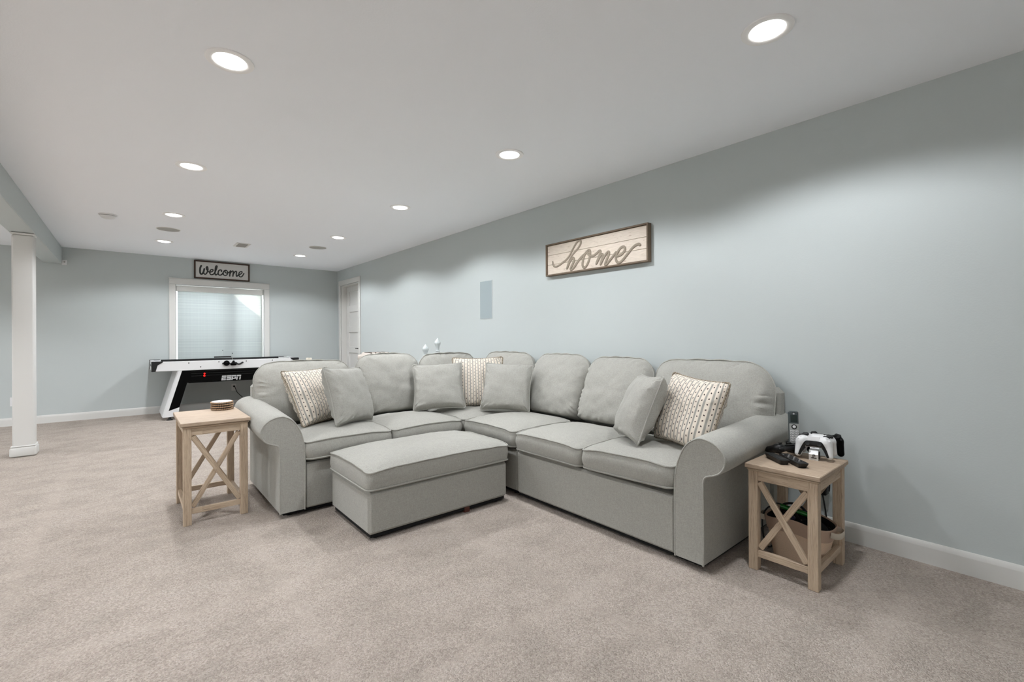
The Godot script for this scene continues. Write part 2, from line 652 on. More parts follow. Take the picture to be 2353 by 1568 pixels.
# box cushion standing on y = 0: returns [body, upper seam, lower seam]
func cushion(W: float, D: float, hh: float, crown: float, r := 0.045, bulge := 0.012, sd := 1) -> Array:
	var n := noise(1.0, 3, sd)
	var p := perim(W, D, r)
	var m := p.size()
	var nrm := PackedVector2Array()
	for k in m:
		var t := p[(k + 1) % m] - p[(k - 1 + m) % m]
		nrm.append(Vector2(-t.y, t.x).normalized() * -1.0)
	for k in m:
		if nrm[k].dot(p[k]) < 0.0:
			nrm[k] = -nrm[k]
	var droop := func(q: Vector2) -> float:
		return -0.02 * pow(absf(q.x) / (W / 2), 4.0) * pow(absf(q.y) / (D / 2), 4.0) + n.get_noise_2d(q.x * 5.0, q.y * 5.0) * 0.004
	var rings := []
	var add := func(s: float, off: float, y: float, dr: float, cr: float, wob: float) -> void:
		var ring := PackedVector3Array()
		for k in m:
			var q: Vector2 = p[k] * s + nrm[k] * (off + n.get_noise_3d(p[k].x * 9.0, y * 14.0, p[k].y * 9.0) * wob)
			var yy: float = y + droop.call(p[k]) * dr + cr
			yy += n.get_noise_2d(q.x * 7.0 + 30.0, q.y * 7.0) * 0.005 * (1.0 if cr > 0.0 else 0.0)
			ring.append(Vector3(q.x, yy, q.y))
		rings.append(ring)
	add.call(0.3, 0.0, 0.0, 0.0, 0.0, 0.0)
	add.call(0.96, 0.0, 0.0, 0.0, 0.0, 0.0)
	add.call(1.0, -0.006, 0.006, 0.0, 0.0, 0.0)
	add.call(1.0, 0.0, 0.014, 0.0, 0.0, 0.0)
	for t in [0.12, 0.28, 0.5, 0.72, 0.88]:
		add.call(1.0, bulge * sin(PI * t), 0.014 + (hh - 0.014) * t, t, 0.0, 0.007 * sin(PI * t))
	add.call(1.0, 0.0, hh, 1.0, 0.0, 0.0)
	for t in [0.015, 0.04, 0.08, 0.13, 0.2, 0.3, 0.42, 0.56, 0.72, 0.88, 0.985]:
		add.call(1.0 - t, 0.0, hh, pow(1.0 - t, 3.0), crown * (1.0 - pow(1.0 - t, 3.2)), 0.0)
	var up := PackedVector3Array()
	var lo := PackedVector3Array()
	for k in m:
		up.append(rings[9][k] + Vector3(nrm[k].x, 0.2, nrm[k].y) * 0.003)
		lo.append(rings[3][k] + Vector3(nrm[k].x, -0.2, nrm[k].y) * 0.003)
	return [loft(rings), up, lo]

# outline (x, y) with four corner radii [tl, tr, br, bl]; counter-clockwise from the right
func plump_outline(W: float, Hh: float, rad: Array, arch := 0.0, pinch := 0.0, per := 9) -> PackedVector2Array:
	var o := PackedVector2Array()
	var cs := [Vector2(1, 1), Vector2(-1, 1), Vector2(-1, -1), Vector2(1, -1)]
	var rs := [rad[1], rad[0], rad[3], rad[2]]
	for k in 4:
		var r: float = rs[k]
		var c := Vector2(cs[k].x * (W / 2 - r), cs[k].y * (Hh / 2 - r))
		for i in per + 1:
			var a := PI / 2 * (k + float(i) / per)
			o.append(c + Vector2(cos(a), sin(a)) * r)
		var r2: float = rs[(k + 1) % 4]
		var nx: Vector2 = cs[(k + 1) % 4]
		var a1 := PI / 2 * (k + 1)
		var e := Vector2(nx.x * (W / 2 - r2), nx.y * (Hh / 2 - r2)) + Vector2(cos(a1), sin(a1)) * r2
		var s := o[o.size() - 1]
		var cnt := 18
		for i in range(1, cnt):
			o.append(s.lerp(e, float(i) / cnt))
	for k in o.size():
		var q := o[k]
		var u := q.x / (W / 2)
		var v := q.y / (Hh / 2)
		q.y += arch * (1.0 - u * u) * (1.0 if v > 0.0 else 0.0)
		if arch > 0.0 and v > 0.9:
			q.y += 0.006 * absf(sin(u * 8.0 + W * 20.0)) * (1.0 - pow(u, 6.0))
		q.x -= signf(q.x) * pinch * maxf(0.0, absf(u) - 0.6) / 0.4 * (1.0 - v * v)
		q.y -= signf(q.y) * pinch * maxf(0.0, absf(v) - 0.6) / 0.4 * (1.0 - u * u)
		o[k] = q
	return o

# stuffed form between a front and a back panel sewn along the outline: [body, seam]
func stuffed(o: PackedVector2Array, front: float, back: float, pw: float, wr: float, sd := 1, sag := 0.0) -> Array:
	var n := noise(1.0, 2, sd)
	var m := o.size()
	var c := Vector2.ZERO
	for q in o:
		c += q
	c /= m
	var lo := Vector2(INF, INF)
	var hi := -lo
	for q in o:
		lo = Vector2(minf(lo.x, q.x), minf(lo.y, q.y))
		hi = Vector2(maxf(hi.x, q.x), maxf(hi.y, q.y))
	var ts := [0.0, 0.012, 0.03, 0.055, 0.085, 0.12, 0.16, 0.2, 0.25, 0.3, 0.35, 0.4, 0.46, 0.52, 0.58, 0.64, 0.7, 0.76, 0.82, 0.88, 0.94, 0.99]
	var puck := PackedFloat32Array()
	for k in m:
		var s := n.get_noise_2d(o[k].x * 26.0, o[k].y * 26.0 + 11.0)
		puck.append(s)
	var rings := []
	var mk := func(t: float, sgn: float, amp: float) -> PackedVector3Array:
		var ring := PackedVector3Array()
		var f := pow(sin(minf(1.0, t * 9.0) * PI / 2), 0.6)
		for k in m:
			var q := c + (o[k] - c) * (1.0 - t)
			var uu := (q.x - (lo.x + hi.x) * 0.5) / ((hi.x - lo.x) * 0.5)
			var vv := (q.y - (lo.y + hi.y) * 0.5) / ((hi.y - lo.y) * 0.5)
			var dome := pow(maxf(0.0, (1.0 - pow(absf(uu), 2.6)) * (1.0 - pow(absf(vv), 2.6))), pw)
			var z := amp * dome * f
			var edge := exp(-pow((t - 0.08) / 0.075, 2.0))
			z += wr * (puck[k] * edge * 1.6 + n.get_noise_2d(q.x * 6.0, q.y * 6.0 + 40.0) * 0.65 * minf(1.0, t * 5.0)) * signf(amp if amp != 0.0 else 1.0) * minf(1.0, t * 12.0)
			if sag > 0.0:
				var v := (q.y - lo.y) / (hi.y - lo.y)
				z += sag * sgn * f * (0.5 - v) * 1.2
			ring.append(Vector3(q.x, q.y, z * sgn))
		return ring
	for i in range(ts.size() - 1, 0, -1):
		rings.append(mk.call(ts[i], -1.0, back))
	for t in ts:
		rings.append(mk.call(t, 1.0, front))
	var b := loft(rings)
	for i in b.v.size():
		var p := b.v[i]
		var eu := pow(absf(p.x - (lo.x + hi.x) * 0.5) / ((hi.x - lo.x) * 0.5), 4.0)
		var ev := pow(absf(p.y - (lo.y + hi.y) * 0.5) / ((hi.y - lo.y) * 0.5), 4.0)
		b.uv[i] = Vector2(p.x - signf(p.x) * eu * absf(p.z), -p.y + signf(p.y) * ev * absf(p.z))
	var seam := PackedVector3Array()
	for q in o:
		seam.append(Vector3(q.x, q.y, 0))
	return [b, seam]

const ARM := [[0.0, 0.035], [0.0, 0.2], [0.0, 0.36], [0.004, 0.44], [0.022, 0.525], [0.06, 0.602], [0.11, 0.641], [0.15, 0.648], [0.2, 0.634], [0.235, 0.606], [0.252, 0.57], [0.248, 0.533], [0.228, 0.503], [0.198, 0.485], [0.168, 0.474], [0.152, 0.456], [0.147, 0.4], [0.147, 0.2], [0.147, 0.035]]

# rolled arm; s grows outwards from the seat, x = x0 + sgn * s; front at z = 0
func sofa_arm(sofa: Node3D, x0: float, sgn: float, depth: float) -> void:
	var pts := []
	for q in ARM:
		pts.append(Vector3(q[0], q[1], 0))
	var path := smooth_path(pts, 4)
	var prof := PackedVector2Array()
	for q in path:
		prof.append(Vector2(x0 + sgn * q.x, q.y))
	if sgn > 0.0:
		prof.reverse()
	var m := prof.size()
	var nrm := PackedVector2Array()
	for k in m:
		var t := prof[(k + 1) % m] - prof[(k - 1 + m) % m]
		nrm.append(Vector2(t.y, -t.x).normalized())
	var n := noise(1.0, 2, 17)
	var rings := []
	for e in [[1.0, 0.0], [0.66, 0.004], [0.4, 0.006], [0.2, 0.008], [0.1, 0.009], [0.05, 0.008], [0.02, 0.005], [0.006, 0.001], [0.0, -0.004]]:
		var q: float = e[0]
		var ring := PackedVector3Array()
		for k in m:
			var p := prof[k]
			var up := smoothstep(0.38, 0.56, p.y)
			var w: float = e[1] * up + n.get_noise_3d(p.x * 9.0, p.y * 9.0, q * 7.0) * 0.005 * up * minf(1.0, q * 8.0)
			ring.append(Vector3(p.x + nrm[k].x * w, p.y + nrm[k].y * w + 0.046 * up * q, -depth * q))
		rings.append(ring)
	obj("arm", loft(rings, false, false), M.cloth, sofa, 50.0)
	var panel := []
	var line := PackedVector3Array()
	for k in m:
		panel.append(prof[k] - nrm[k] * 0.003)
	for k in m - 1:
		line.append(Vector3(prof[k].x + nrm[k].x * 0.001, prof[k].y + nrm[k].y * 0.001, 0.006))
	line.append(Vector3(prof[m - 1].x + nrm[m - 1].x * 0.001, prof[m - 1].y, 0.006))
	var fp := obj("arm_front_panel", prism(panel, 0.011, Transform3D(Basis.IDENTITY, Vector3(0, 0, -0.003))), M.cloth, sofa, 30.0)
	obj("piping", tube(line, 0.0048, 6), M.cloth, fp, 60.0)

func seat_cushion(sofa: Node3D, x0: float, x1: float, z0: float, z1: float, y: float, sd: int, tilt := 0.0) -> void:
	var c := cushion(x1 - x0 - 0.008, z1 - z0, 0.132, 0.036, 0.045, 0.012, sd)
	var t := Transform3D(Basis(Vector3(0, 0, 1), tilt), Vector3((x0 + x1) / 2, y, (z0 + z1) / 2))
	var o := obj("seat_cushion", c[0].moved(t), M.cloth, sofa, 50.0)
	for s in 2:
		obj("piping", tube(t * c[1 + s], 0.0048, 6, true), M.cloth, o, 60.0)

# back cushion: bottom middle of its seam at `at`, facing `turn`, leaning back
func back_cushion(sofa: Node3D, at: Vector3, turn: float, W: float, Hh: float, rad: Array, sd: int, lean := 0.2, front := 0.14, roll := 0.0, arch := 0.02) -> void:
	var s := stuffed(plump_outline(W, Hh, rad, arch), front, 0.075, 0.36, 0.014, sd, 0.10)
	var t := Transform3D(Basis(Vector3.UP, turn) * Basis(Vector3.RIGHT, -lean) * Basis(Vector3(0, 0, 1), roll), at) * Transform3D(Basis.IDENTITY, Vector3(0, Hh / 2, 0))
	var o := obj("back_cushion", s[0].moved(t), M.cloth, sofa, 60.0)
	obj("piping", tube(t * s[1], 0.0048, 6, true), M.cloth, o, 60.0)

func feet(sofa: Node3D, xs: Array, zs: Array) -> void:
	for x in xs:
		for z in zs:
			obj("foot", lathe([Vector2(0, 0), Vector2(0.02, 0), Vector2(0.026, 0.05), Vector2(0, 0.05)], 16, Vector3(x, 0, z)), M.foot, sofa)

func shadow_strip(sofa: Node3D, a: Vector3, b: Vector3) -> void:  # recessed black strip standing in for the shade below the seat base
	obj("shadow_strip", span(a, b, 0.002), M.shadow_black, sofa)

func sofa_box(sofa: Node3D, called: String, a: Vector3, b: Vector3, bev: float) -> void:
	obj(called, span(a, b, bev), M.cloth, sofa, 30.0)

func throw_pillow(label: String, pos: Vector3, yaw: float, lean: float, roll: float, S: float, kind: String, sd: int, puff := 0.088, cut := 0.0) -> void:
	var patterned := kind == "pattern"
	var t := thing("throw_pillow", label, "pillow", pos, 0.0, "striped leaf pillows" if patterned else "plain gray pillows")
	t.transform = Transform3D(Basis(Vector3.UP, yaw) * Basis(Vector3.RIGHT, -lean) * Basis(Vector3(0, 0, 1), roll), pos)
	var o := plump_outline(S, S, [0.022, 0.022, 0.022 + cut, 0.022], 0.0, 0.018, 5)
	var s := stuffed(o, puff, puff, 0.46, 0.010 if patterned else 0.013, sd, 0.02)
	obj("cover", s[0], M.pattern if patterned else M.cloth, t, 60.0)
	obj("piping", tube(s[1], 0.005, 6, true), M.pattern_pipe if patterned else M.cloth, t, 60.0)

# ================================================================ furniture
func end_table(label: String, at: Vector3, turn: float, w: float, d: float, h: float, over: float) -> Node3D:
	# front face (with its X) towards local +z, centre of the footprint at the origin
	var t := thing("end_table", label, "table", at, turn, "limed oak end tables")
	var L := 0.042
	var tt := 0.022
	obj("tabletop", span(Vector3(-w / 2 - over, h - tt, -d / 2 - over), Vector3(w / 2 + over, h, d / 2 + over), 0.003, 0), M.wood_top, t)
	obj("top_moulding", span(Vector3(-w / 2 - 0.006, h - tt - 0.014, -d / 2 - 0.006), Vector3(w / 2 + 0.006, h - tt, d / 2 + 0.006), 0.006, 0), M.wood, t)
	var ly := h - tt - 0.014
	for sx in [-1, 1]:
		for sz in [-1, 1]:
			obj("leg", box(Vector3(L, ly, L), 0.002, Vector3(sx * (w - L) / 2, ly / 2, sz * (d - L) / 2)), M.wood, t)
	var ix := w / 2 - L
	var iz := d / 2 - L
	for s in [-1, 1]:
		obj("apron", box(Vector3(2 * ix, 0.045, 0.022), 0.001, Vector3(0, ly - 0.0225, s * (d / 2 - 0.018))), M.wood, t)
		obj("apron", box(Vector3(0.022, 0.045, 2 * iz), 0.001, Vector3(s * (w / 2 - 0.018), ly - 0.0225, 0)), M.wood, t)
		obj("stretcher", box(Vector3(2 * ix, 0.032, 0.022), 0.001, Vector3(0, 0.082, s * (d / 2 - 0.018))), M.wood, t)
		obj("stretcher", box(Vector3(0.022, 0.032, 2 * iz), 0.001, Vector3(s * (w / 2 - 0.018), 0.082, 0)), M.wood, t)
		var z: float = s * (d / 2 - 0.02)
		var y0 := 0.107
		var y1 := ly - 0.052
		obj("brace", bar(Vector3(-ix + 0.006, y0, z - 0.003 * s), Vector3(ix - 0.006, y1, z - 0.003 * s), 0.028, 0.016, Vector3.UP), M.wood, t)
		obj("brace", bar(Vector3(-ix + 0.006, y1, z + 0.004 * s), Vector3(ix - 0.006, y0, z + 0.004 * s), 0.028, 0.016, Vector3.UP), M.wood, t)
	return t

func downlight(at: Vector3, label: String, power := 1.0, cone := LAMP_CONE) -> void:
	var t := thing("recessed_light", label, "ceiling light", at, 0.0, "recessed ceiling lights")
	obj("trim_ring", lathe([Vector2(0.068, -0.003), Vector2(0.072, -0.006), Vector2(0.085, -0.008), Vector2(0.097, -0.0045), Vector2(0.098, 0.0), Vector2(0.068, 0.0)], 48), M.ceiling_white, t, 35.0)
	obj("lens", lathe([Vector2(0.0, -0.013), Vector2(0.03, -0.0122), Vector2(0.055, -0.009), Vector2(0.066, -0.005), Vector2(0.069, -0.002), Vector2(0.069, 0.0), Vector2(0.0, 0.0)], 40), M.lens, t, 60.0)
	var l := SpotLight3D.new()
	l.name = "lamp"
	l.light_color = LAMP
	l.light_energy = LAMP_E * power
	l.light_size = 0.06
	l.spot_range = 14.0
	l.spot_attenuation = 2.0
	l.spot_angle = cone
	l.spot_angle_attenuation = LAMP_SOFT
	l.shadow_enabled = true
	t.add_child(l)
	l.position = Vector3(0, -0.02, 0)
	l.rotation.x = -PI / 2

const LAMP := Color(0.972, 0.984, 1.0)
const LAMP_E := 1.45
const LAMP_CONE := 76.0
const LAMP_SOFT := 0.3

# ================================================================ scene
func _ready() -> void:
	rng.seed = 4
	# camera: level, almost; 16 mm-like lens with a slight rise
	var cam := Camera3D.new()
	cam.name = "camera"
	var f := 1041.58
	var yaw := 0.7022
	var roll := -0.0041
	var fw := Vector3(sin(yaw), 0, -cos(yaw))
	var r0 := Vector3(cos(yaw), 0, sin(yaw))
	var rt := r0 * cos(roll) + Vector3.UP * sin(roll)
	var up := Vector3.UP * cos(roll) - r0 * sin(roll)
	cam.transform = Transform3D(Basis(rt, up, -fw), Vector3(0, 1.147, 0))
	cam.projection = Camera3D.PROJECTION_FRUSTUM
	cam.near = 0.05
	cam.far = 60.0
	cam.size = 2.0 * cam.near * 784.0 / f
	cam.frustum_offset = Vector2(0, (775.06 - 784.0) / f * cam.near)
	cam.current = true
	add_child(cam)
	# sky and sun
	var we := WorldEnvironment.new()
	we.name = "environment"
	var e := Environment.new()
	var sm := ProceduralSkyMaterial.new()
	sm.sky_top_color = Color(0.90, 0.925, 0.95)
	sm.sky_horizon_color = Color(0.93, 0.95, 0.97)
	sm.ground_horizon_color = Color(0.7, 0.7, 0.68)
	sm.ground_bottom_color = Color(0.5, 0.5, 0.48)
	sm.sky_energy_multiplier = 3.1
	sm.ground_energy_multiplier = 2.6
	var sky := Sky.new()
	sky.sky_material = sm
	e.background_mode = Environment.BG_SKY
	e.sky = sky
	e.tonemap_mode = Environment.TONE_MAPPER_LINEAR
	e.tonemap_exposure = 1.57
	e.sdfgi_enabled = true
	e.ssao_enabled = true
	e.ssil_enabled = true
	we.environment = e
	add_child(we)
	var sun := DirectionalLight3D.new()
	sun.name = "sun"
	sun.light_color = Color(1.0, 0.96, 0.9)
	sun.light_energy = 2.2
	sun.light_angular_distance = 1.5
	sun.shadow_enabled = true
	add_child(sun)
	sun.look_at_from_position(Vector3.ZERO, Vector3(-0.25, -0.75, 1.0))

	make_materials()
	build_room()
	build_lights_and_ceiling_things()
	build_sofa()
	build_pillows()
	build_tables()
	build_hockey()
	build_wall_things()
	build_console()
	build_right_table_things()

func build_room() -> void:
	# carpeted floor
	var st := SurfaceTool.new()
	st.begin(Mesh.PRIMITIVE_TRIANGLES)
	var cs := [Vector2(XL, ZF), Vector2(XR + 0.2, ZF), Vector2(XR + 0.2, ZB), Vector2(XL, ZB)]
	for y in [0.0, -0.15]:
		for k in ([0, 1, 2, 0, 2, 3] if y == 0.0 else [0, 2, 1, 0, 3, 2]):
			st.set_normal(Vector3.UP if y == 0.0 else Vector3.DOWN)
			st.set_uv(cs[k])
			st.set_uv2(cs[k])
			st.add_vertex(Vector3(cs[k].x, y, cs[k].y))
	for k in 4:
		var a: Vector2 = cs[k]
		var c: Vector2 = cs[(k + 1) % 4]
		for q in [[a, 0.0], [a, -0.15], [c, -0.15], [a, 0.0], [c, -0.15], [c, 0.0]]:
			st.set_normal(Vector3(a.x + c.x, 0, a.y + c.y).normalized())
			st.set_uv(q[0])
			st.set_uv2(q[0])
			st.add_vertex(Vector3(q[0].x, q[1], q[0].y))
	var fl := MeshInstance3D.new()
	fl.name = "floor"
	fl.mesh = st.commit()
	fl.mesh.surface_set_material(0, M.carpet)
	fl.set_meta("kind", "structure")
	add_child(fl)

	var b := Buf.new()
	b.add(span(Vector3(XL - 0.2, H, ZF - 0.2), Vector3(XR + 0.2, H + 0.2, ZB + 0.2)))
	struct("ceiling", b, M.ceiling)
	struct("ceiling_left", span(Vector3(XL, 2.382, ZF), Vector3(BX0, H, ZB)), M.ceiling)
	# dropped beam and its post
	struct("trim_beam", span(Vector3(BX0, BY, ZF), Vector3(BX1, H, ZB), 0.006), M.wall)
	var post := Node3D.new()
	post.name = "trim_post"
	post.set_meta("kind", "structure")
	add_child(post)
	post.position = Vector3(-0.786, 0, -6.53)
	struct("post_shaft", box(Vector3(0.152, BY - 0.02, 0.152), 0.016, Vector3(0, (BY - 0.02) / 2, 0)), M.trim, post, 60.0)
	struct("post_collar", box(Vector3(0.168, 0.022, 0.168), 0.008, Vector3(0, BY - 0.013, 0)), M.trim, post)
	struct("post_base", box(Vector3(0.186, 0.098, 0.186), 0.016, Vector3(0, 0.049, 0)), M.trim, post, 60.0)
	struct("post_base_cap", box(Vector3(0.174, 0.014, 0.174), 0.006, Vector3(0, 0.103, 0)), M.trim, post)

	# far wall round the window
	var wx0 := 0.569
	var wx1 := 1.803
	var wy0 := 0.74
	var wy1 := 1.995
	b = Buf.new()
	b.add(span(Vector3(XL - 0.2, 0, ZF - 0.2), Vector3(wx0, H, ZF)))
	b.add(span(Vector3(wx1, 0, ZF - 0.2), Vector3(XR + 0.2, H, ZF)))
	b.add(span(Vector3(wx0, wy1, ZF - 0.2), Vector3(wx1, H, ZF)))
	b.add(span(Vector3(wx0, 0, ZF - 0.2), Vector3(wx1, wy0, ZF)))
	struct("wall_far", b, M.wall)
	# wall behind the sofa, with a door opening near the far corner
	var dz0 := -8.615
	var dz1 := -7.755
	var dy := 2.122
	b = Buf.new()
	b.add(span(Vector3(XR, 0, ZF), Vector3(XR + 0.2, H, dz0)))
	b.add(span(Vector3(XR, 0, dz1), Vector3(XR + 0.2, H, ZB)))
	b.add(span(Vector3(XR, dy, dz0), Vector3(XR + 0.2, H, dz1)))
	struct("wall_right", b, M.wall)
	struct("wall_left", span(Vector3(XL - 0.2, 0, ZF), Vector3(XL, H, ZB)), M.wall)
	struct("wall_back", span(Vector3(XL - 0.2, 0, ZB), Vector3(XR + 0.2, H, ZB + 0.2)), M.wall)

	# baseboards: flat board with a stepped, eased cap
	var bp := [Vector2(0, 0), Vector2(0.014, 0), Vector2(0.014, 0.082), Vector2(0.0125, 0.086), Vector2(0.0105, 0.1), Vector2(0.006, 0.107), Vector2(0, 0.109)]
	var far := Basis(Vector3(0, 0, 1), Vector3.UP, Vector3(-1, 0, 0))
	var right := Basis(Vector3(-1, 0, 0), Vector3.UP, Vector3(0, 0, -1))
	struct("baseboard_far", prism(bp, XR - XL, Transform3D(far, Vector3(XR, 0, ZF))), M.trim)
	b = prism(bp, ZB + 7.676, Transform3D(right, Vector3(XR, 0, ZB)))
	b.add(prism(bp, 0.112, Transform3D(right, Vector3(XR, 0, -8.703))))
	struct("baseboard_right", b, M.trim)
	var lf := Basis(Vector3(1, 0, 0), Vector3.UP, Vector3(0, 0, 1))
	struct("baseboard_left", prism(bp, ZB - ZF, Transform3D(lf, Vector3(XL, 0, ZF))), M.trim)

	# window: casing, frame with a meeting stile, panes
	var w := Node3D.new()
	w.name = "window_1"
	w.set_meta("kind", "structure")
	add_child(w)
	var cw := 0.087
	for q in [[wx0 - cw, wx0 - 0.004], [wx1 + 0.004, wx1 + cw]]:
		var c := span(Vector3(q[0], wy0 - cw, ZF), Vector3(q[1], wy1 + 0.006, ZF + 0.018), 0.004)
		obj("casing", c, M.trim, w)
	obj("casing", span(Vector3(wx0 - cw, wy1 + 0.006, ZF), Vector3(wx1 + cw, wy1 + 0.094, ZF + 0.018), 0.004), M.trim, w)
	obj("casing_edge", span(Vector3(wx0 - cw - 0.006, wy1 + 0.094, ZF), Vector3(wx1 + cw + 0.006, wy1 + 0.102, ZF + 0.022), 0.002), M.trim, w)
	obj("sill", span(Vector3(wx0 - 0.1, wy0 - 0.025, ZF), Vector3(wx1 + 0.1, wy0, ZF + 0.04), 0.006), M.trim, w)
	b = Buf.new()
	for q in [[wx0, wx0 + 0.003, wy0, wy1], [wx1 - 0.003, wx1, wy0, wy1], [wx0, wx1, wy0, wy0 + 0.012], [wx0, wx1, wy1 - 0.003, wy1]]:
		b.add(span(Vector3(q[0], q[2], ZF - 0.195), Vector3(q[1], q[3], ZF)))
	obj("jamb_liner", b, M.trim, w)
	b = Buf.new()
	var xm := 1.345
	for q in [[wx0 + 0.003, wx0 + 0.011, wy0, wy1], [wx1 - 0.011, wx1 - 0.003, wy0, wy1], [xm - 0.04, xm + 0.04, wy0, wy1], [wx0, wx1, wy0, wy0 + 0.06], [wx0, wx1, wy1 - 0.02, wy1]]:
		b.add(span(Vector3(q[0], q[2], ZF - 0.17), Vector3(q[1], q[3], ZF - 0.13)))
	obj("frame", b, M.trim, w)
	for q in [[wx0 + 0.011, xm - 0.04], [xm + 0.04, wx1 - 0.011]]:
		obj("pane", span(Vector3(q[0], wy0 + 0.06, ZF - 0.152), Vector3(q[1], wy1 - 0.02, ZF - 0.148)), M.glass, w)
	# roller shade inside the opening, daylight leaking past both sides
	var sh := thing("roller_shade", "white woven roller shade drawn down inside the far window", "window shade", Vector3(1.186, 1.98, ZF - 0.04))
	obj("fascia", span(Vector3(-0.61, -0.085, -0.03), Vector3(0.61, -0.002, 0.025), 0.005), M.soft_white, sh)
	b = Buf.new()
	for s in 12:
		var x0 := -0.592 + 1.184 * s / 12.0
		var x1 := -0.592 + 1.184 * (s + 1) / 12.0
		b.quad(Vector3(x0, -1.2, -0.012), Vector3(x1, -1.2, -0.012), Vector3(x1, -0.05, -0.012), Vector3(x0, -0.05, -0.012), Vector2(x0, 1.2), Vector2(x1, 1.2), Vector2(x1, 0.05), Vector2(x0, 0.05))
	obj("shade_cloth", b, M.shade, sh)
	obj("bottom_bar", span(Vector3(-0.592, -1.222, -0.017), Vector3(0.592, -1.198, -0.007), 0.003), M.soft_white, sh)

	# five-panel door set back in its casing
	var d := Node3D.new()
	d.name = "door_1"
	d.set_meta("kind", "structure")
	add_child(d)
	obj("casing", span(Vector3(XR - 0.018, 0, -8.703), Vector3(XR, dy + 0.004, dz0 - 0.004), 0.004), M.trim, d)
	obj("casing", span(Vector3(XR - 0.018, 0, dz1 + 0.004), Vector3(XR, dy + 0.004, -7.676), 0.004), M.trim, d)
	obj("casing", span(Vector3(XR - 0.02, dy + 0.004, -8.703), Vector3(XR, dy + 0.094, -7.676), 0.004), M.trim, d)
	b = Buf.new()
	b.add(span(Vector3(XR, 0, dz0 - 0.004), Vector3(XR + 0.2, dy, dz0 + 0.018)))
	b.add(span(Vector3(XR, 0, dz1 - 0.018), Vector3(XR + 0.2, dy, dz1 + 0.004)))
	b.add(span(Vector3(XR, dy - 0.018, dz0), Vector3(XR + 0.2, dy + 0.004, dz1)))
	b.add(span(Vector3(XR + 0.137, 0, dz0 + 0.018), Vector3(XR + 0.15, dy - 0.018, dz0 + 0.03)))
	obj("jamb", b, M.trim, d)
	var x0 := XR + 0.096
	var zl := dz0 + 0.022
	var zr := dz1 - 0.021
	b = Buf.new()
	b.add(span(Vector3(x0, 0.012, zl), Vector3(x0 + 0.04, dy - 0.021, zl + 0.115), 0.002))
	b.add(span(Vector3(x0, 0.012, zr - 0.115), Vector3(x0 + 0.04, dy - 0.021, zr), 0.002))
	var ys := [0.012]
	for k in 5:
		var y1 := 0.222 + 0.38 * k
		b.add(span(Vector3(x0, ys[k], zl + 0.11), Vector3(x0 + 0.04, y1, zr - 0.11), 0.002))
		ys.append(y1 + 0.265)
	b.add(span(Vector3(x0, ys[5], zl + 0.11), Vector3(x0 + 0.04, dy - 0.021, zr - 0.11), 0.002))
	obj("door_rails", b, M.trim, d)
	for k in 5:
		obj("door_panel", span(Vector3(x0 + 0.018, 0.222 + 0.38 * k - 0.003, zl + 0.112), Vector3(x0 + 0.03, 0.487 + 0.38 * k + 0.003, zr - 0.112)), M.trim, d)
	var hz := -7.945
	var hn := obj("door_handle", lathe([Vector2(0, 0), Vector2(0.027, 0), Vector2(0.027, 0.007), Vector2(0.011, 0.009), Vector2(0.010, 0.05), Vector2(0, 0.05)], 20, Vector3(x0, 0.955, hz), Basis(Vector3(0, 0, 1), PI / 2)), M.black, d)
	obj("lever", bar(Vector3(x0 - 0.043, 0.955, hz + 0.012), Vector3(x0 - 0.043, 0.957, hz - 0.115), 0.016, 0.012, Vector3.UP, 0.004), M.black, hn)

	# outside: gravel, a sloping concrete slab added unseen to shape the sun patch on the shade
	struct("ground_outside", span(Vector3(-12, -0.2, -24), Vector3(16, 0.0, ZF - 0.2)), M.gravel)
	struct("added_shading_slab", prism([Vector2(-5, 0), Vector2(5, 0), Vector2(5, 0.4), Vector2(2.9, 1.2), Vector2(2.05, 2.02), Vector2(1.38, 2.6), Vector2(1.3, 4.2), Vector2(-5, 4.2)], 0.2, Transform3D(Basis.IDENTITY, Vector3(0, 0, -9.86))), M.concrete)

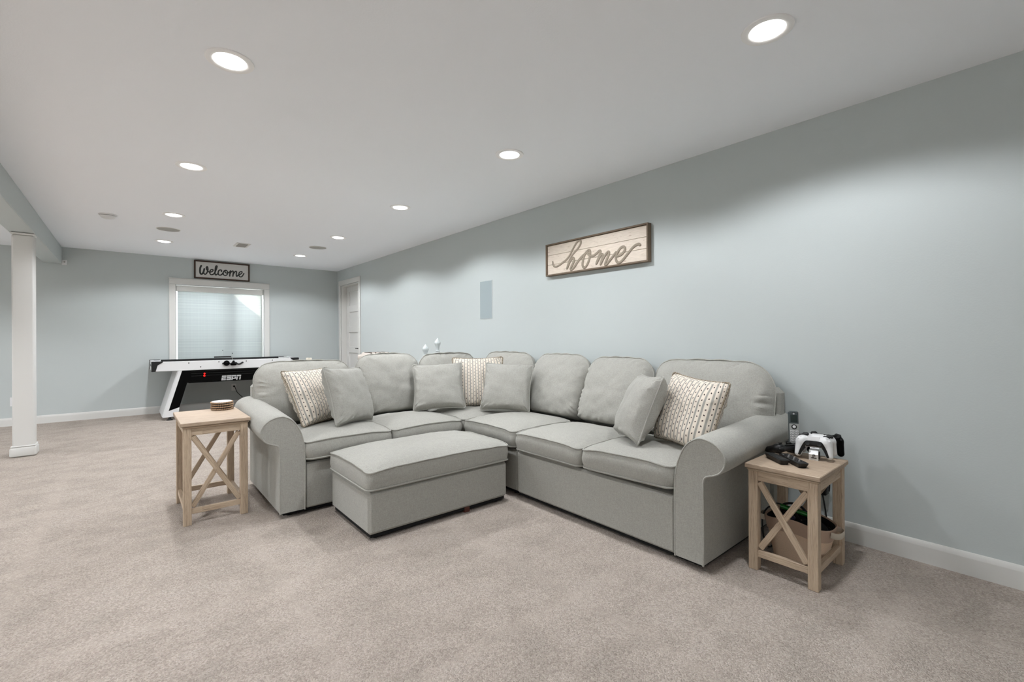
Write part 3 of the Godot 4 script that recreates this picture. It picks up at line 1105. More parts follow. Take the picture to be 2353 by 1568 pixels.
func build_lights_and_ceiling_things() -> void:
	var zs := [-0.752, -2.427, -4.095, -5.82, -7.48]
	var right := ["big lit recessed light at the upper right, nearest the wall behind the sofa", "lit recessed light over the sofa's right half, second along the right row", "lit recessed light over the sofa corner, third along the right row", "lit recessed light before the round speaker grille of the right row", "lit recessed light nearest the door and far corner, smallest of the right row"]
	var left := ["", "big lit recessed light at the upper left, nearest the camera in the left row", "lit recessed light above the oak table with coasters, second in the left row", "lit recessed light beside the smoke detector, just before the left round speaker grille", "lit recessed light near the far wall, just past the left round speaker grille"]
	for k in 5:
		downlight(Vector3(2.037, H, zs[k]), right[k])
		if k > 0:
			downlight(Vector3(0.36, H, zs[k]), left[k])
	# unseen lamps added behind the camera and in the bay to brighten the ceiling
	for q in [[2.037, 4.1, "added unseen fill light behind the camera by the back wall, sofa wall side"], [0.36, 4.1, "added unseen fill light behind the camera by the back wall, bay side"]]:
		downlight(Vector3(q[0], H, q[1]), q[2], 2.5, 50.0)
	for q in [[-7.3, "added unseen fill light in the side bay near the far wall"], [-4.6, "added unseen fill light in the side bay beyond the post"], [-1.9, "added unseen fill light in the side bay left of the camera"], [0.8, "added unseen fill light in the side bay behind the camera"], [3.4, "added unseen fill light in the side bay by the back wall"]]:
		downlight(Vector3(-3.3, 2.382, q[0]), q[1], 2.6, 74.0)
	for q in [[-6.0, "added unseen fill light of the outer bay row near the far wall"], [-3.2, "added unseen fill light of the outer bay row, middle"], [-0.4, "added unseen fill light of the outer bay row level with the camera"]]:
		downlight(Vector3(-3.75, 2.382, q[0]), q[1], 4.0, 44.0)  # narrow fill lamps added so the bay floor bounces light up
	for q in [[0.36, -6.63, "flush round gray speaker grille in the ceiling between the left lights"], [2.045, -6.66, "flush round gray speaker grille in the ceiling between the right lights"]]:
		var t := thing("ceiling_speaker", q[2], "speaker", Vector3(q[0], H, q[1]), 0.0, "round ceiling speakers")
		obj("grille", lathe([Vector2(0, -0.004), Vector2(0.104, -0.004), Vector2(0.109, -0.003), Vector2(0.109, 0), Vector2(0, 0)], 48), M.gray, t)
		obj("rim", lathe([Vector2(0.109, -0.0045), Vector2(0.114, -0.004), Vector2(0.116, 0), Vector2(0.109, 0)], 48), M.soft_white, t)
	var v := thing("air_vent", "small white metal air register with dark slats in the far ceiling", "vent", Vector3(1.19, H, -7.12))
	obj("plate", span(Vector3(-0.085, -0.005, -0.15), Vector3(0.085, 0, 0.15), 0.003), M.soft_white, v)
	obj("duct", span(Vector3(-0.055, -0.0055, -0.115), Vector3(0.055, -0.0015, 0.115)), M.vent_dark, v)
	for k in 9:
		obj("slat", box(Vector3(0.108, 0.012, 0.003), 0.0, Vector3(0, -0.008, -0.104 + 0.026 * k), Basis(Vector3.RIGHT, 0.7)), M.gray, v)
	var s := thing("smoke_detector", "round white smoke detector on the ceiling left of the lights", "smoke detector", Vector3(-0.157, H, -6.23))
	obj("base", lathe([Vector2(0, -0.012), Vector2(0.071, -0.012), Vector2(0.076, -0.006), Vector2(0.076, 0), Vector2(0, 0)], 40), M.white, s)
	obj("chamber", lathe([Vector2(0.0, -0.015), Vector2(0.058, -0.015), Vector2(0.058, -0.012), Vector2(0.0, -0.012)], 40), M.charcoal, s)
	obj("cap", lathe([Vector2(0, -0.045), Vector2(0.03, -0.044), Vector2(0.052, -0.036), Vector2(0.062, -0.02), Vector2(0.062, -0.015), Vector2(0, -0.015)], 40), M.white, s)

func build_sofa() -> void:
	const G := "sections of the gray sectional sofa"
	# left section: arm, two seats; fronts face +z
	var a := thing("sofa_section", "left section of the gray sectional, two seats and the rolled arm beside the coasters table", "sofa", Vector3(0.726, 0, -3.125), 0.0, G)
	var W := 2.105 - 0.726
	sofa_box(a, "seat_base", Vector3(0.15, 0.035, -0.92), Vector3(W, 0.332, 0.0), 0.012)
	sofa_box(a, "back_frame", Vector3(0.0, 0.06, -0.935), Vector3(W, 0.80, -0.82), 0.03)
	sofa_arm(a, 0.146, -1.0, 0.92)
	seat_cushion(a, 0.148, 0.752, -0.60, 0.022, 0.345, 3, 0.0)
	seat_cushion(a, 0.756, 1.366, -0.60, 0.022, 0.345, 4, 0.0)
	back_cushion(a, Vector3(0.375, 0.46, -0.735), 0.0, 0.745, 0.49, [0.13, 0.1, 0.07, 0.2], 5, 0.2)
	back_cushion(a, Vector3(1.098, 0.462, -0.715), 0.0, 0.615, 0.51, [0.105, 0.1, 0.06, 0.06], 6, 0.2, 0.14, 0.0, 0.04)
	shadow_strip(a, Vector3(0.02, 0.016, -0.9), Vector3(W - 0.01, 0.04, -0.02))
	feet(a, [0.07, W - 0.07], [-0.07, -0.85])
	# corner section
	var c := thing("sofa_section", "corner section of the gray sectional behind the three crowded pillows", "sofa", Vector3(2.108, 0, -3.125), 0.0, G)
	sofa_box(c, "seat_base", Vector3(0.004, 0.035, -0.92), Vector3(0.93, 0.332, -0.004), 0.012)
	sofa_box(c, "back_frame", Vector3(0.0, 0.06, -0.935), Vector3(0.94, 0.80, -0.82), 0.03)
	sofa_box(c, "back_frame", Vector3(0.825, 0.06, -0.82), Vector3(0.94, 0.80, 0.0), 0.03)
	seat_cushion(c, 0.004, 0.63, -0.63, -0.002, 0.345, 7, 0.0)
	back_cushion(c, Vector3(0.375, 0.46, -0.745), 0.0, 0.68, 0.515, [0.13, 0.12, 0.06, 0.06], 8, 0.17, 0.12)
	back_cushion(c, Vector3(0.745, 0.47, -0.40), -PI / 2, 0.77, 0.515, [0.12, 0.14, 0.06, 0.06], 9, 0.17, 0.12)
	shadow_strip(c, Vector3(0.02, 0.016, -0.9), Vector3(0.9, 0.04, -0.03))
	feet(c, [0.08, 0.86], [-0.85])
	# armless single, facing -x
	var m := thing("sofa_section", "armless single section of the gray sectional between corner and right section", "sofa", Vector3(2.122, 0, -3.12), -PI / 2, G)
	sofa_box(m, "seat_base", Vector3(0.0, 0.035, -0.92), Vector3(0.65, 0.332, -0.012), 0.012)
	sofa_box(m, "back_frame", Vector3(0.004, 0.06, -0.925), Vector3(0.65, 0.80, -0.81), 0.03)
	seat_cushion(m, 0.012, 0.65, -0.60, 0.02, 0.345, 10, 0.0)
	back_cushion(m, Vector3(0.335, 0.46, -0.72), 0.0, 0.65, 0.525, [0.12, 0.13, 0.06, 0.06], 11, 0.2)
	shadow_strip(m, Vector3(0.01, 0.016, -0.9), Vector3(0.64, 0.04, -0.03))
	feet(m, [0.07, 0.58], [-0.07, -0.85])
	# right section: two seats and the near arm
	var r := thing("sofa_section", "right section of the gray sectional with the rolled arm beside the controllers table", "sofa", Vector3(2.122, 0, -2.466), -PI / 2, G)
	var S := 2.466 - 1.225
	sofa_box(r, "seat_base", Vector3(0.003, 0.035, -0.92), Vector3(S - 0.004, 0.332, 0.0), 0.014)
	sofa_box(r, "back_frame", Vector3(0.003, 0.06, -0.93), Vector3(S + 0.198, 0.835, -0.81), 0.03)
	sofa_arm(r, S, 1.0, 0.92)
	seat_cushion(r, 0.006, 0.62, -0.60, 0.024, 0.34, 12, 0.0)
	seat_cushion(r, 0.627, S - 0.004, -0.60, 0.024, 0.352, 13, 0.03)
	back_cushion(r, Vector3(0.306, 0.46, -0.72), 0.0, 0.615, 0.515, [0.12, 0.13, 0.06, 0.05], 14, 0.2)
	back_cushion(r, Vector3(1.03, 0.462, -0.725), 0.0, 0.80, 0.515, [0.11, 0.17, 0.2, 0.06], 15, 0.18)
	shadow_strip(r, Vector3(0.01, 0.016, -0.9), Vector3(S + 0.135, 0.04, -0.02))
	feet(r, [0.07, S + 0.08], [-0.07, -0.85])
	# ottoman
	var o := thing("ottoman", "long gray upholstered ottoman with piped cushion lid in the sectional's angle", "ottoman", Vector3(1.522, 0, -2.752))
	obj("base", box(Vector3(1.004, 0.242, 0.604), 0.016, Vector3(0, 0.156, 0)), M.cloth, o)
	obj("shadow_strip", span(Vector3(-0.485, 0.016, -0.285), Vector3(0.485, 0.04, 0.285)), M.shadow_black, o)  # same black stand-in for shade, under the ottoman
	var q := cushion(1.022, 0.622, 0.126, 0.05, 0.034, 0.006, 20)
	var ct := Transform3D(Basis.IDENTITY, Vector3(0, 0.278, 0))
	var lid := obj("cushion_lid", q[0].moved(ct), M.cloth, o, 50.0)
	obj("piping", tube(ct * q[1], 0.0048, 6, true), M.cloth, lid, 60.0)
	obj("piping", tube(ct * q[2], 0.0048, 6, true), M.cloth, lid, 60.0)
	feet(o, [-0.44, 0.44], [-0.24, 0.24])
	var rf := obj("foot", box(Vector3(0.04, 0.034, 0.03), 0.003, Vector3(0.17, 0.017, 0.277)), M.red_wood, o)
	rf.set_meta("label", "small red-brown wooden foot")

func build_pillows() -> void:
	throw_pillow("cream striped leaf pillow leaning at the left arm, partly behind a gray pillow", Vector3(1.10, 0.706, -3.64), 0.465, 0.50, 0.007, 0.455, "pattern", 31)
	throw_pillow("plain gray pillow beside the left striped pillow, leftmost of the plain ones", Vector3(1.281, 0.712, -3.443), 0.585, 0.317, -0.063, 0.445, "plain", 32)
	throw_pillow("plain gray pillow in the corner, left of the half-hidden striped pillow", Vector3(2.123, 0.71, -3.532), -0.538, 0.541, 0.041, 0.455, "plain", 33)
	throw_pillow("cream striped leaf pillow wedged in the sofa corner between two gray pillows", Vector3(2.515, 0.725, -3.468), -0.6, 0.33, 0.013, 0.49, "pattern", 34)
	throw_pillow("plain gray pillow in the corner, right of the half-hidden striped pillow", Vector3(2.545, 0.71, -3.078), -0.914, 0.422, -0.024, 0.443, "plain", 35)
	throw_pillow("plain gray pillow seen edge-on, leaning on the striped pillow at the right arm", Vector3(2.408, 0.712, -1.63), -2.257, 0.387, 0.051, 0.425, "plain", 36, 0.092)
	throw_pillow("cream striped leaf pillow tucked against the near right arm", Vector3(2.452, 0.715, -1.325), -1.82, 0.318, -0.08, 0.42, "pattern", 37, 0.08, 0.1)

func build_tables() -> void:
	end_table("tall limed oak end table with crossed braces left of the sofa, coasters on top", Vector3(0.4235, 0, -3.668), 0.0, 0.345, 0.55, 0.63, 0.015)
	end_table("low limed oak end table with crossed braces by the right wall, controllers on top", Vector3(2.548, 0, -0.812), -PI / 2, 0.298, 0.41, 0.52, 0.013)
	var side := ["bottom coaster of the four stacked on the left oak table", "second coaster up in the stack on the left oak table", "third coaster up in the stack on the left oak table", "top coaster, white face showing, of the stack on the left oak table"]
	for k in 4:
		var t := thing("coaster", side[k], "coaster", Vector3(0.52 + [0.0, -0.002, 0.001, -0.003][k], 0.63 + 0.0155 * k, -3.885 + [0.0, 0.001, -0.001, 0.0][k]), 0.3 * k, "beaded coasters in a stack")
		obj("disc", lathe([Vector2(0, 0.001), Vector2(0.062, 0.001), Vector2(0.064, 0.004), Vector2(0.064, 0.011), Vector2(0.06, 0.014), Vector2(0, 0.0145)], 40), M.soft_white if k == 3 else M.charcoal, t)
		var b := Buf.new()
		var one := lathe([Vector2(0, -0.006), Vector2(0.0042, -0.0042), Vector2(0.006, 0), Vector2(0.0042, 0.0042), Vector2(0, 0.006)], 6)
		for i in 38:
			var an := TAU * i / 38.0
			b.add(one.moved(Transform3D(Basis.IDENTITY, Vector3(cos(an) * 0.066, 0.0075, sin(an) * 0.066))))
		var rim := obj("bead_rim", b, M.bead, t, 80.0)
		rim.set_meta("kind", "stuff")

func build_hockey() -> void:
	var t := thing("air_hockey_table", "white and black air hockey table under the far window", "game table", Vector3(1.187, 0, -8.345))
	var X := 0.944           # half length
	var Z := 0.395           # half width
	var yt := 0.822
	var yb := 0.689
	obj("side_rail", span(Vector3(-X, yb, Z - 0.045), Vector3(X, yt, Z), 0.004), M.white, t)
	obj("side_rail", span(Vector3(-X, yb, -Z), Vector3(X, yt, -Z + 0.045), 0.004), M.white, t)
	for s in [-1, 1]:
		var x: float = s * (X - 0.0225)
		var er := obj("end_rail", box(Vector3(0.045, yt - yb, 2 * Z - 0.092), 0.003, Vector3(x, (yt + yb) / 2, 0)), M.white, t)
		obj("goal_slot", box(Vector3(0.012, 0.03, 0.3), 0.002, Vector3(x + s * 0.018, 0.762, 0)), M.black, er)
	obj("playing_surface", span(Vector3(-X + 0.045, 0.745, -Z + 0.045), Vector3(X - 0.045, 0.765, Z - 0.045)), M.white, t)
	for s in [-1, 1]:
		obj("bumper", span(Vector3(-X + 0.13, 0.79, s * (Z - 0.047) - 0.004), Vector3(X - 0.13, yt + 0.004, s * (Z - 0.047) + 0.004), 0.001), M.black, t)
	# black corner guards
	var cap := [Vector2(0, yt + 0.002), Vector2(0.125, yt + 0.002), Vector2(0.125, yt - 0.006), Vector2(0.067, yt - 0.046), Vector2(0.043, yb - 0.002), Vector2(0, yb - 0.002)]
	for sx in [-1, 1]:
		for sz in [-1, 1]:
			var pl := []
			for q in cap:
				pl.append(Vector2(sx * (X + 0.003 - q.x), q.y))
			var b := prism(pl, 0.006, Transform3D(Basis.IDENTITY, Vector3(0, 0, sz * Z - (0.0 if sz > 0 else 0.006))))
			b.add(span(Vector3(sx * (X - 0.12) if sx < 0 else X - 0.12, yt - 0.002, sz * Z - sz * 0.002), Vector3(sx * (X + 0.003), yt + 0.006, sz * Z - sz * 0.05)))
			b.add(span(Vector3(sx * (X - 0.002), yb, sz * Z - sz * 0.012), Vector3(sx * (X + 0.005), yt, sz * Z + sz * 0.004)))
			obj("corner_guard", b, M.black, t)
	# legs: a slanted white slab at each end, black panel with cross band between
	for s in [-1, 1]:
		var P := func(x: float, y: float) -> Vector2:
			return Vector2(s * (x - 1.187) * -1.0, y)
		var legp := [P.call(0.538, yb), P.call(0.58, yb), P.call(0.425, 0.13), P.call(0.548, 0.172), P.call(0.534, 0.05), P.call(0.357, 0.04)]
		for z in [Z - 0.03, -Z]:
			obj("leg", prism(legp, 0.03, Transform3D(Basis.IDENTITY, Vector3(0, 0, z))), M.white, t)
			obj("leg_panel", prism([P.call(0.58, yb), P.call(0.66, yb), P.call(0.66, 0.51), P.call(0.638, 0.51), P.call(0.548, 0.172), P.call(0.425, 0.13)], 0.026, Transform3D(Basis.IDENTITY, Vector3(0, 0, z + 0.002))), M.black_gloss, t)
			obj("leveler", lathe([Vector2(0, 0), Vector2(0.04, 0), Vector2(0.038, 0.008), Vector2(0.016, 0.02), Vector2(0.012, 0.05), Vector2(0, 0.05)], 20, Vector3(s * -1.0 * (0.438 - 1.187), 0, z + 0.015)), M.black, t)
		var sl := [P.call(0.528, yb), P.call(0.548, yb), P.call(0.372, 0.05), P.call(0.352, 0.05)]
		obj("leg_slab", prism(sl, 2 * Z - 0.062, Transform3D(Basis.IDENTITY, Vector3(0, 0, -Z + 0.031))), M.white, t)
	for z in [Z - 0.028, -Z + 0.002]:
		obj("cross_band", span(Vector3(-0.53, 0.505, z), Vector3(0.53, yb, z + 0.026), 0.001), M.black_gloss, t)
	for y in [0.585, 0.62, 0.655]:
		obj("groove", box(Vector3(1.0, 0.003, 0.003), 0.0, Vector3(0, y + 0.02, Z - 0.001)), M.charcoal, t)
	obj("score_lamp", lathe([Vector2(0, 0), Vector2(0.012, 0), Vector2(0.01, 0.004), Vector2(0, 0.005)], 16, Vector3(-0.341, 0.634, Z - 0.003), Basis(Vector3.RIGHT, PI / 2)), M.led, t)
	obj("score_lamp", lathe([Vector2(0, 0), Vector2(0.013, 0), Vector2(0.011, 0.004), Vector2(0, 0.005)], 16, Vector3(-0.343, 0.602, Z - 0.003), Basis(Vector3.RIGHT, PI / 2)), M.led, t)
	# raised lettering with a slit under the top bar
	var letters := Buf.new()
	var bars := {
		"E": [[0, 0.72, 1, 1], [0, 0, 0.3, 0.62], [0.3, 0.36, 0.92, 0.62], [0.3, 0, 0.98, 0.24]],
		"S": [[0.0, 0.72, 1.03, 1], [0, 0.36, 1, 0.62], [0.7, 0.24, 1, 0.36], [0, 0, 1, 0.24]],
		"P": [[-0.03, 0.72, 1, 1], [0, 0, 0.3, 0.62], [0.7, 0.42, 1, 0.62], [0.3, 0.2, 1, 0.42]],
		"N": [[0, 0.72, 1, 1], [0, 0, 0.3, 0.62], [0.7, 0, 1, 0.62]]}
	var k := 0
	for ch in "ESPN":
		for r in bars[ch]:
			var q := []
			for p in [[r[0], r[1]], [r[2], r[1]], [r[2], r[3]], [r[0], r[3]]]:
				q.append(Vector2(-0.134 + k * 0.0635 + p[0] * 0.057 + p[1] * 0.010, 0.519 + p[1] * 0.071))
			letters.add(prism(q, 0.004, Transform3D(Basis.IDENTITY, Vector3(0, 0, Z - 0.0025))))
		k += 1
	obj("lettering", letters, M.logo, t)
	for p in [[0.659, 0.795], [0.799, 0.733], [1.024, 0.797], [1.38, 0.797], [1.743, 0.797]]:
		obj("bolt", lathe([Vector2(0, 0), Vector2(0.008, 0), Vector2(0.006, 0.004), Vector2(0, 0.005)], 12, Vector3(p[0] - 1.187, p[1], Z), Basis(Vector3.RIGHT, PI / 2)), M.black, t)
	# accessory hook on the near rail, score bar and pegs
	obj("accessory_hook", tube(smooth_path([Vector3(-0.122, 0.772, Z + 0.012), Vector3(-0.06, 0.768, Z + 0.012), Vector3(0.0, 0.766, Z + 0.012), Vector3(0.05, 0.778, Z + 0.012), Vector3(0.075, 0.758, Z + 0.012), Vector3(0.105, 0.757, Z + 0.012), Vector3(0.13, 0.772, Z + 0.012), Vector3(0.15, 0.782, Z + 0.012)]), 0.011, 8), M.black, t)
	obj("score_bar", span(Vector3(-0.13, yt + 0.012, -Z + 0.005), Vector3(0.108, yt + 0.03, -Z + 0.03), 0.003), M.black, t)
	for p in [[-0.01, -Z + 0.018, yt + 0.02], [0.012, Z - 0.02, yt - 0.01]]:
		obj("score_peg", tube(PackedVector3Array([Vector3(p[0] + 0.004, p[2], p[1]), Vector3(p[0], p[2] + 0.1, p[1])]), 0.003, 6), M.silver, t)
		obj("peg_tip", lathe([Vector2(0, 0), Vector2(0.006, 0.003), Vector2(0.006, 0.014), Vector2(0, 0.018)], 10, Vector3(p[0], p[2] + 0.098, p[1])), M.black, t)
	# mains lead, running to the outlet on the wall behind
	var lo := Transform3D(Basis.IDENTITY, Vector3(1.347 - 1.187, 0.343, ZF + 0.008 + 8.345))
	var cord := obj("power_cord", tube(smooth_path([Vector3(0, -0.004, 0.026), Vector3(0.012, -0.02, 0.04), Vector3(0.035, -0.09, 0.05), Vector3(0.085, -0.155, 0.06), Vector3(0.14, -0.205, 0.075), Vector3(0.22, -0.25, 0.1), Vector3(0.32, -0.31, 0.14), Vector3(0.42, -0.336, 0.17)]), 0.005, 6).moved(lo), M.black, t)
	obj("plug", span(Vector3(-0.014, -0.012, 0), Vector3(0.014, 0.012, 0.03), 0.004).moved(lo), M.black, cord)
	var mal := [["black round air hockey pusher hung face-out on the table's near rail", 1.118, PI / 2], ["black air hockey pusher hung in profile on the rail, right of the round one", 1.203, 0.0]]
	for q in mal:
		var pm := thing("air_hockey_pusher", q[0], "pusher", Vector3(q[1], 0.775, -7.95 + 0.018), 0.0, "air hockey pushers on the rail")
		if q[2] > 0.0:
			obj("body", lathe([Vector2(0, 0), Vector2(0.036, 0), Vector2(0.041, 0.008), Vector2(0.038, 0.018), Vector2(0.026, 0.016), Vector2(0.016, 0.022), Vector2(0.014, 0.036), Vector2(0, 0.04)], 28, Vector3(0, 0, 0), Basis(Vector3.RIGHT, PI / 2)), M.black_gloss, pm)
		else:
			obj("body", lathe([Vector2(0, -0.034), Vector2(0.034, -0.034), Vector2(0.042, -0.022), Vector2(0.042, -0.008), Vector2(0.028, 0.006), Vector2(0.017, 0.018), Vector2(0.016, 0.03), Vector2(0.01, 0.038), Vector2(0, 0.04)], 28, Vector3(0, 0, 0.036)), M.black_gloss, pm)

func plate(label: String, at: Vector3, turn: float) -> Node3D:
	var t := thing("wall_outlet", label, "outlet", at, turn)
	obj("cover_plate", span(Vector3(-0.037, -0.058, 0), Vector3(0.037, 0.058, 0.006), 0.003), M.white, t)
	for y in [-0.02, 0.02]:
		obj("socket", span(Vector3(-0.016, y - 0.014, 0.004), Vector3(0.016, y + 0.014, 0.008), 0.002), M.soft_white, t)
	return t

func build_wall_things() -> void:
	# welcome sign above the window
	var s := thing("wall_sign", "white welcome sign with brown wooden frame hung above the far window", "sign", Vector3(1.193, 2.258, ZF))
	obj("board", span(Vector3(-0.375, -0.13, 0.004), Vector3(0.375, 0.13, 0.016)), M.sign_white, s)
	for q in [[-0.39, -0.37, -0.146, 0.146], [0.37, 0.39, -0.146, 0.146]]:
		obj("frame", span(Vector3(q[0], q[2], 0.0), Vector3(q[1], q[3], 0.032), 0.002), M.walnut, s)
	for q in [[-0.146, -0.126], [0.126, 0.146]]:
		obj("frame", span(Vector3(-0.37, q[0], 0.0), Vector3(0.37, q[1], 0.032), 0.002), M.walnut, s)
	var strokes := [
		[9.0, [-294, 62, -308, 25, -311, -29, -306, -62, -293, -74, -277, -63, -263, -33, -253, 14]],
		[7.0, [-253, 14, -263, -25, -259, -58, -243, -73, -223, -55, -209, -20, -204, 14, -209, 48, -218, 52, -226, 35, -221, 9, -204, -19, -187, -31]],
		[6.5, [-187, -34, -162, -28, -140, -13, -134, 8, -147, 15, -169, 1, -179, -30, -175, -59, -157, -72, -134, -64, -116, -45]],
		[7.0, [-116, -45, -101, -10, -85, 38, -79, 73, -88, 80, -98, 62, -104, 15, -107, -36, -104, -65, -94, -71, -76, -54]],
		[7.0, [-18, -9, -17, 11, -33, 18, -55, 3, -64, -32, -58, -61, -39, -70, -15, -58, 3, -30]],
		[6.5, [47, 19, 22, 8, 7, -26, 14, -59, 36, -70, 62, -51, 69, -12, 58, 13, 38, 15, 33, -11, 51, -26, 80, -19, 99, 0]],
		[7.5, [110, 16, 104, -17, 99, -72]],
		[7.0, [99, -48, 117, -7, 140, 16, 150, 6, 149, -30, 145, -72]],
		[7.0, [146, -48, 166, -7, 188, 16, 198, 4, 194, -35, 198, -68, 214, -57, 230, -36]],
		[6.5, [232, -36, 252, -30, 275, -6, 277, 16, 260, 16, 237, -5, 232, -41, 241, -66, 262, -73, 285, -54, 306, -10]]]
	obj("lettering", script_letters(strokes, Vector3(0, 0, 0.017), 0.3, 1.35), M.ink, s, 60.0)

	# home sign on the sofa wall: local x runs along the wall, local +z into the room
	var h := thing("wall_sign", "whitewashed plank sign with raised home lettering on the sofa wall", "sign", Vector3(XR, 1.869, -2.518), -PI / 2)
	for k in 3:
		var y := -0.135 + 0.09 * k
		obj("plank", span(Vector3(-0.54, y + 0.0012, 0.012), Vector3(0.54, y + 0.0888, 0.034), 0.0015), M.plank, h)
	obj("backing", span(Vector3(-0.54, -0.138, 0.002), Vector3(0.54, 0.138, 0.012)), M.charcoal, h)
	for q in [[-0.554, -0.541], [0.541, 0.554]]:
		obj("frame", span(Vector3(q[0], -0.149, 0.0), Vector3(q[1], 0.149, 0.05), 0.002), M.weathered, h)
	for q in [[-0.149, -0.136], [0.136, 0.149]]:
		obj("frame", span(Vector3(-0.541, q[0], 0.0), Vector3(0.541, q[1], 0.05), 0.002), M.weathered, h)
	var hs := [
		[9.0, [-470, -20, -466, -47, -441, -67, -403, -66, -352, -47, -302, -24, -262, 7, -217, 63, -175, 112, -143, 127, -126, 117, -132, 89, -164, 55, -211, 22, -244, -9, -272, -55, -290, -102]],
		[11.0, [-290, -102, -260, -52, -229, -22, -209, -23, -206, -46, -227, -79, -247, -110, -236, -120, -203, -101, -159, -56, -118, -24, -78, -2, -44, 15]],
		[10.5, [-31, 24, -61, 13, -87, -18, -102, -59, -106, -98, -90, -118, -65, -110, -39, -72, -24, -27, -20, 7, -31, 25, -51, 18, -45, -4, -17, -25, 13, -30, 43, -19, 75, 1]],
		[10.5, [75, 1, 90, -1, 88, -21, 67, -60, 47, -102]],
		[10.0, [47, -102, 75, -61, 99, -35, 115, -35, 109, -62, 91, -112]],
		[10.5, [91, -112, 120, -67, 154, -29, 174, -19, 180, -34, 164, -67, 144, -104, 140, -122, 156, -120, 184, -95, 214, -68, 249, -36]],
		[10.5, [254, -67, 293, -63, 325, -43, 337, -19, 325, -2, 296, -6, 267, -35, 249, -73, 253, -104, 271, -122, 296, -119, 329, -94, 365, -61, 403, -27, 435, -7, 463, -2, 477, -11]]]
	obj("lettering", script_letters(hs, Vector3(0, 0, 0.037), 0.5, 1.05), M.letter, h, 60.0)

	# flush in-wall speaker
	var g := thing("wall_speaker", "flush blue-gray speaker grille in the wall behind the sofa", "speaker", Vector3(XR, 1.567, -4.073), -PI / 2)
	obj("grille", span(Vector3(-0.107, -0.21, 0), Vector3(0.107, 0.21, 0.004), 0.001), M.wall_grille, g)
	for q in [[-0.111, -0.107, -0.214, 0.214], [0.107, 0.111, -0.214, 0.214], [-0.107, 0.107, 0.21, 0.214], [-0.107, 0.107, -0.214, -0.21]]:
		obj("rim", span(Vector3(q[0], q[2], 0), Vector3(q[1], q[3], 0.0045)), M.wall, g)
	# small motion sensor below the end of the beam
	var ms := thing("motion_sensor", "small white motion sensor on the far wall beside the beam end", "sensor", Vector3(-0.677, 2.209, ZF))
	obj("case", span(Vector3(-0.026, -0.035, 0), Vector3(0.026, 0.035, 0.03), 0.006), M.white, ms)
	obj("lens_window", lathe([Vector2(0, 0), Vector2(0.011, 0), Vector2(0.008, 0.004), Vector2(0, 0.005)], 16, Vector3(0.003, 0.006, 0.029), Basis(Vector3.RIGHT, PI / 2)), M.gray, ms)

	plate("white wall outlet with a black plug under the air hockey table", Vector3(1.347, 0.323, ZF), 0.0)
	plate("white wall outlet on the far wall at the left, half hidden by the post", Vector3(-1.157, 0.32, ZF), 0.0)

func script_letters(strokes: Array, off: Vector3, squash: float, wide := 1.0) -> Buf:
	var b := Buf.new()
	for s in strokes:
		var pts := []
		var a: Array = s[1]
		for k in a.size() / 2:
			pts.append(Vector3(a[k * 2] * 0.001, a[k * 2 + 1] * 0.001, 0) + off)
		var path := smooth_path(pts, 6)
		b.add(tube(path, s[0] * 0.001 * wide, 10, false, Vector3(0, 0, 1), squash))
		for e in [path[0], path[path.size() - 1]]:
			b.add(lathe([Vector2(0, -s[0] * 0.001 * squash), Vector2(s[0] * 0.0007 * wide, -s[0] * 0.0007 * squash), Vector2(s[0] * 0.001 * wide, 0), Vector2(s[0] * 0.0007 * wide, s[0] * 0.0007 * squash), Vector2(0, s[0] * 0.001 * squash)], 10, e, Basis(Vector3.RIGHT, PI / 2)))
	return b

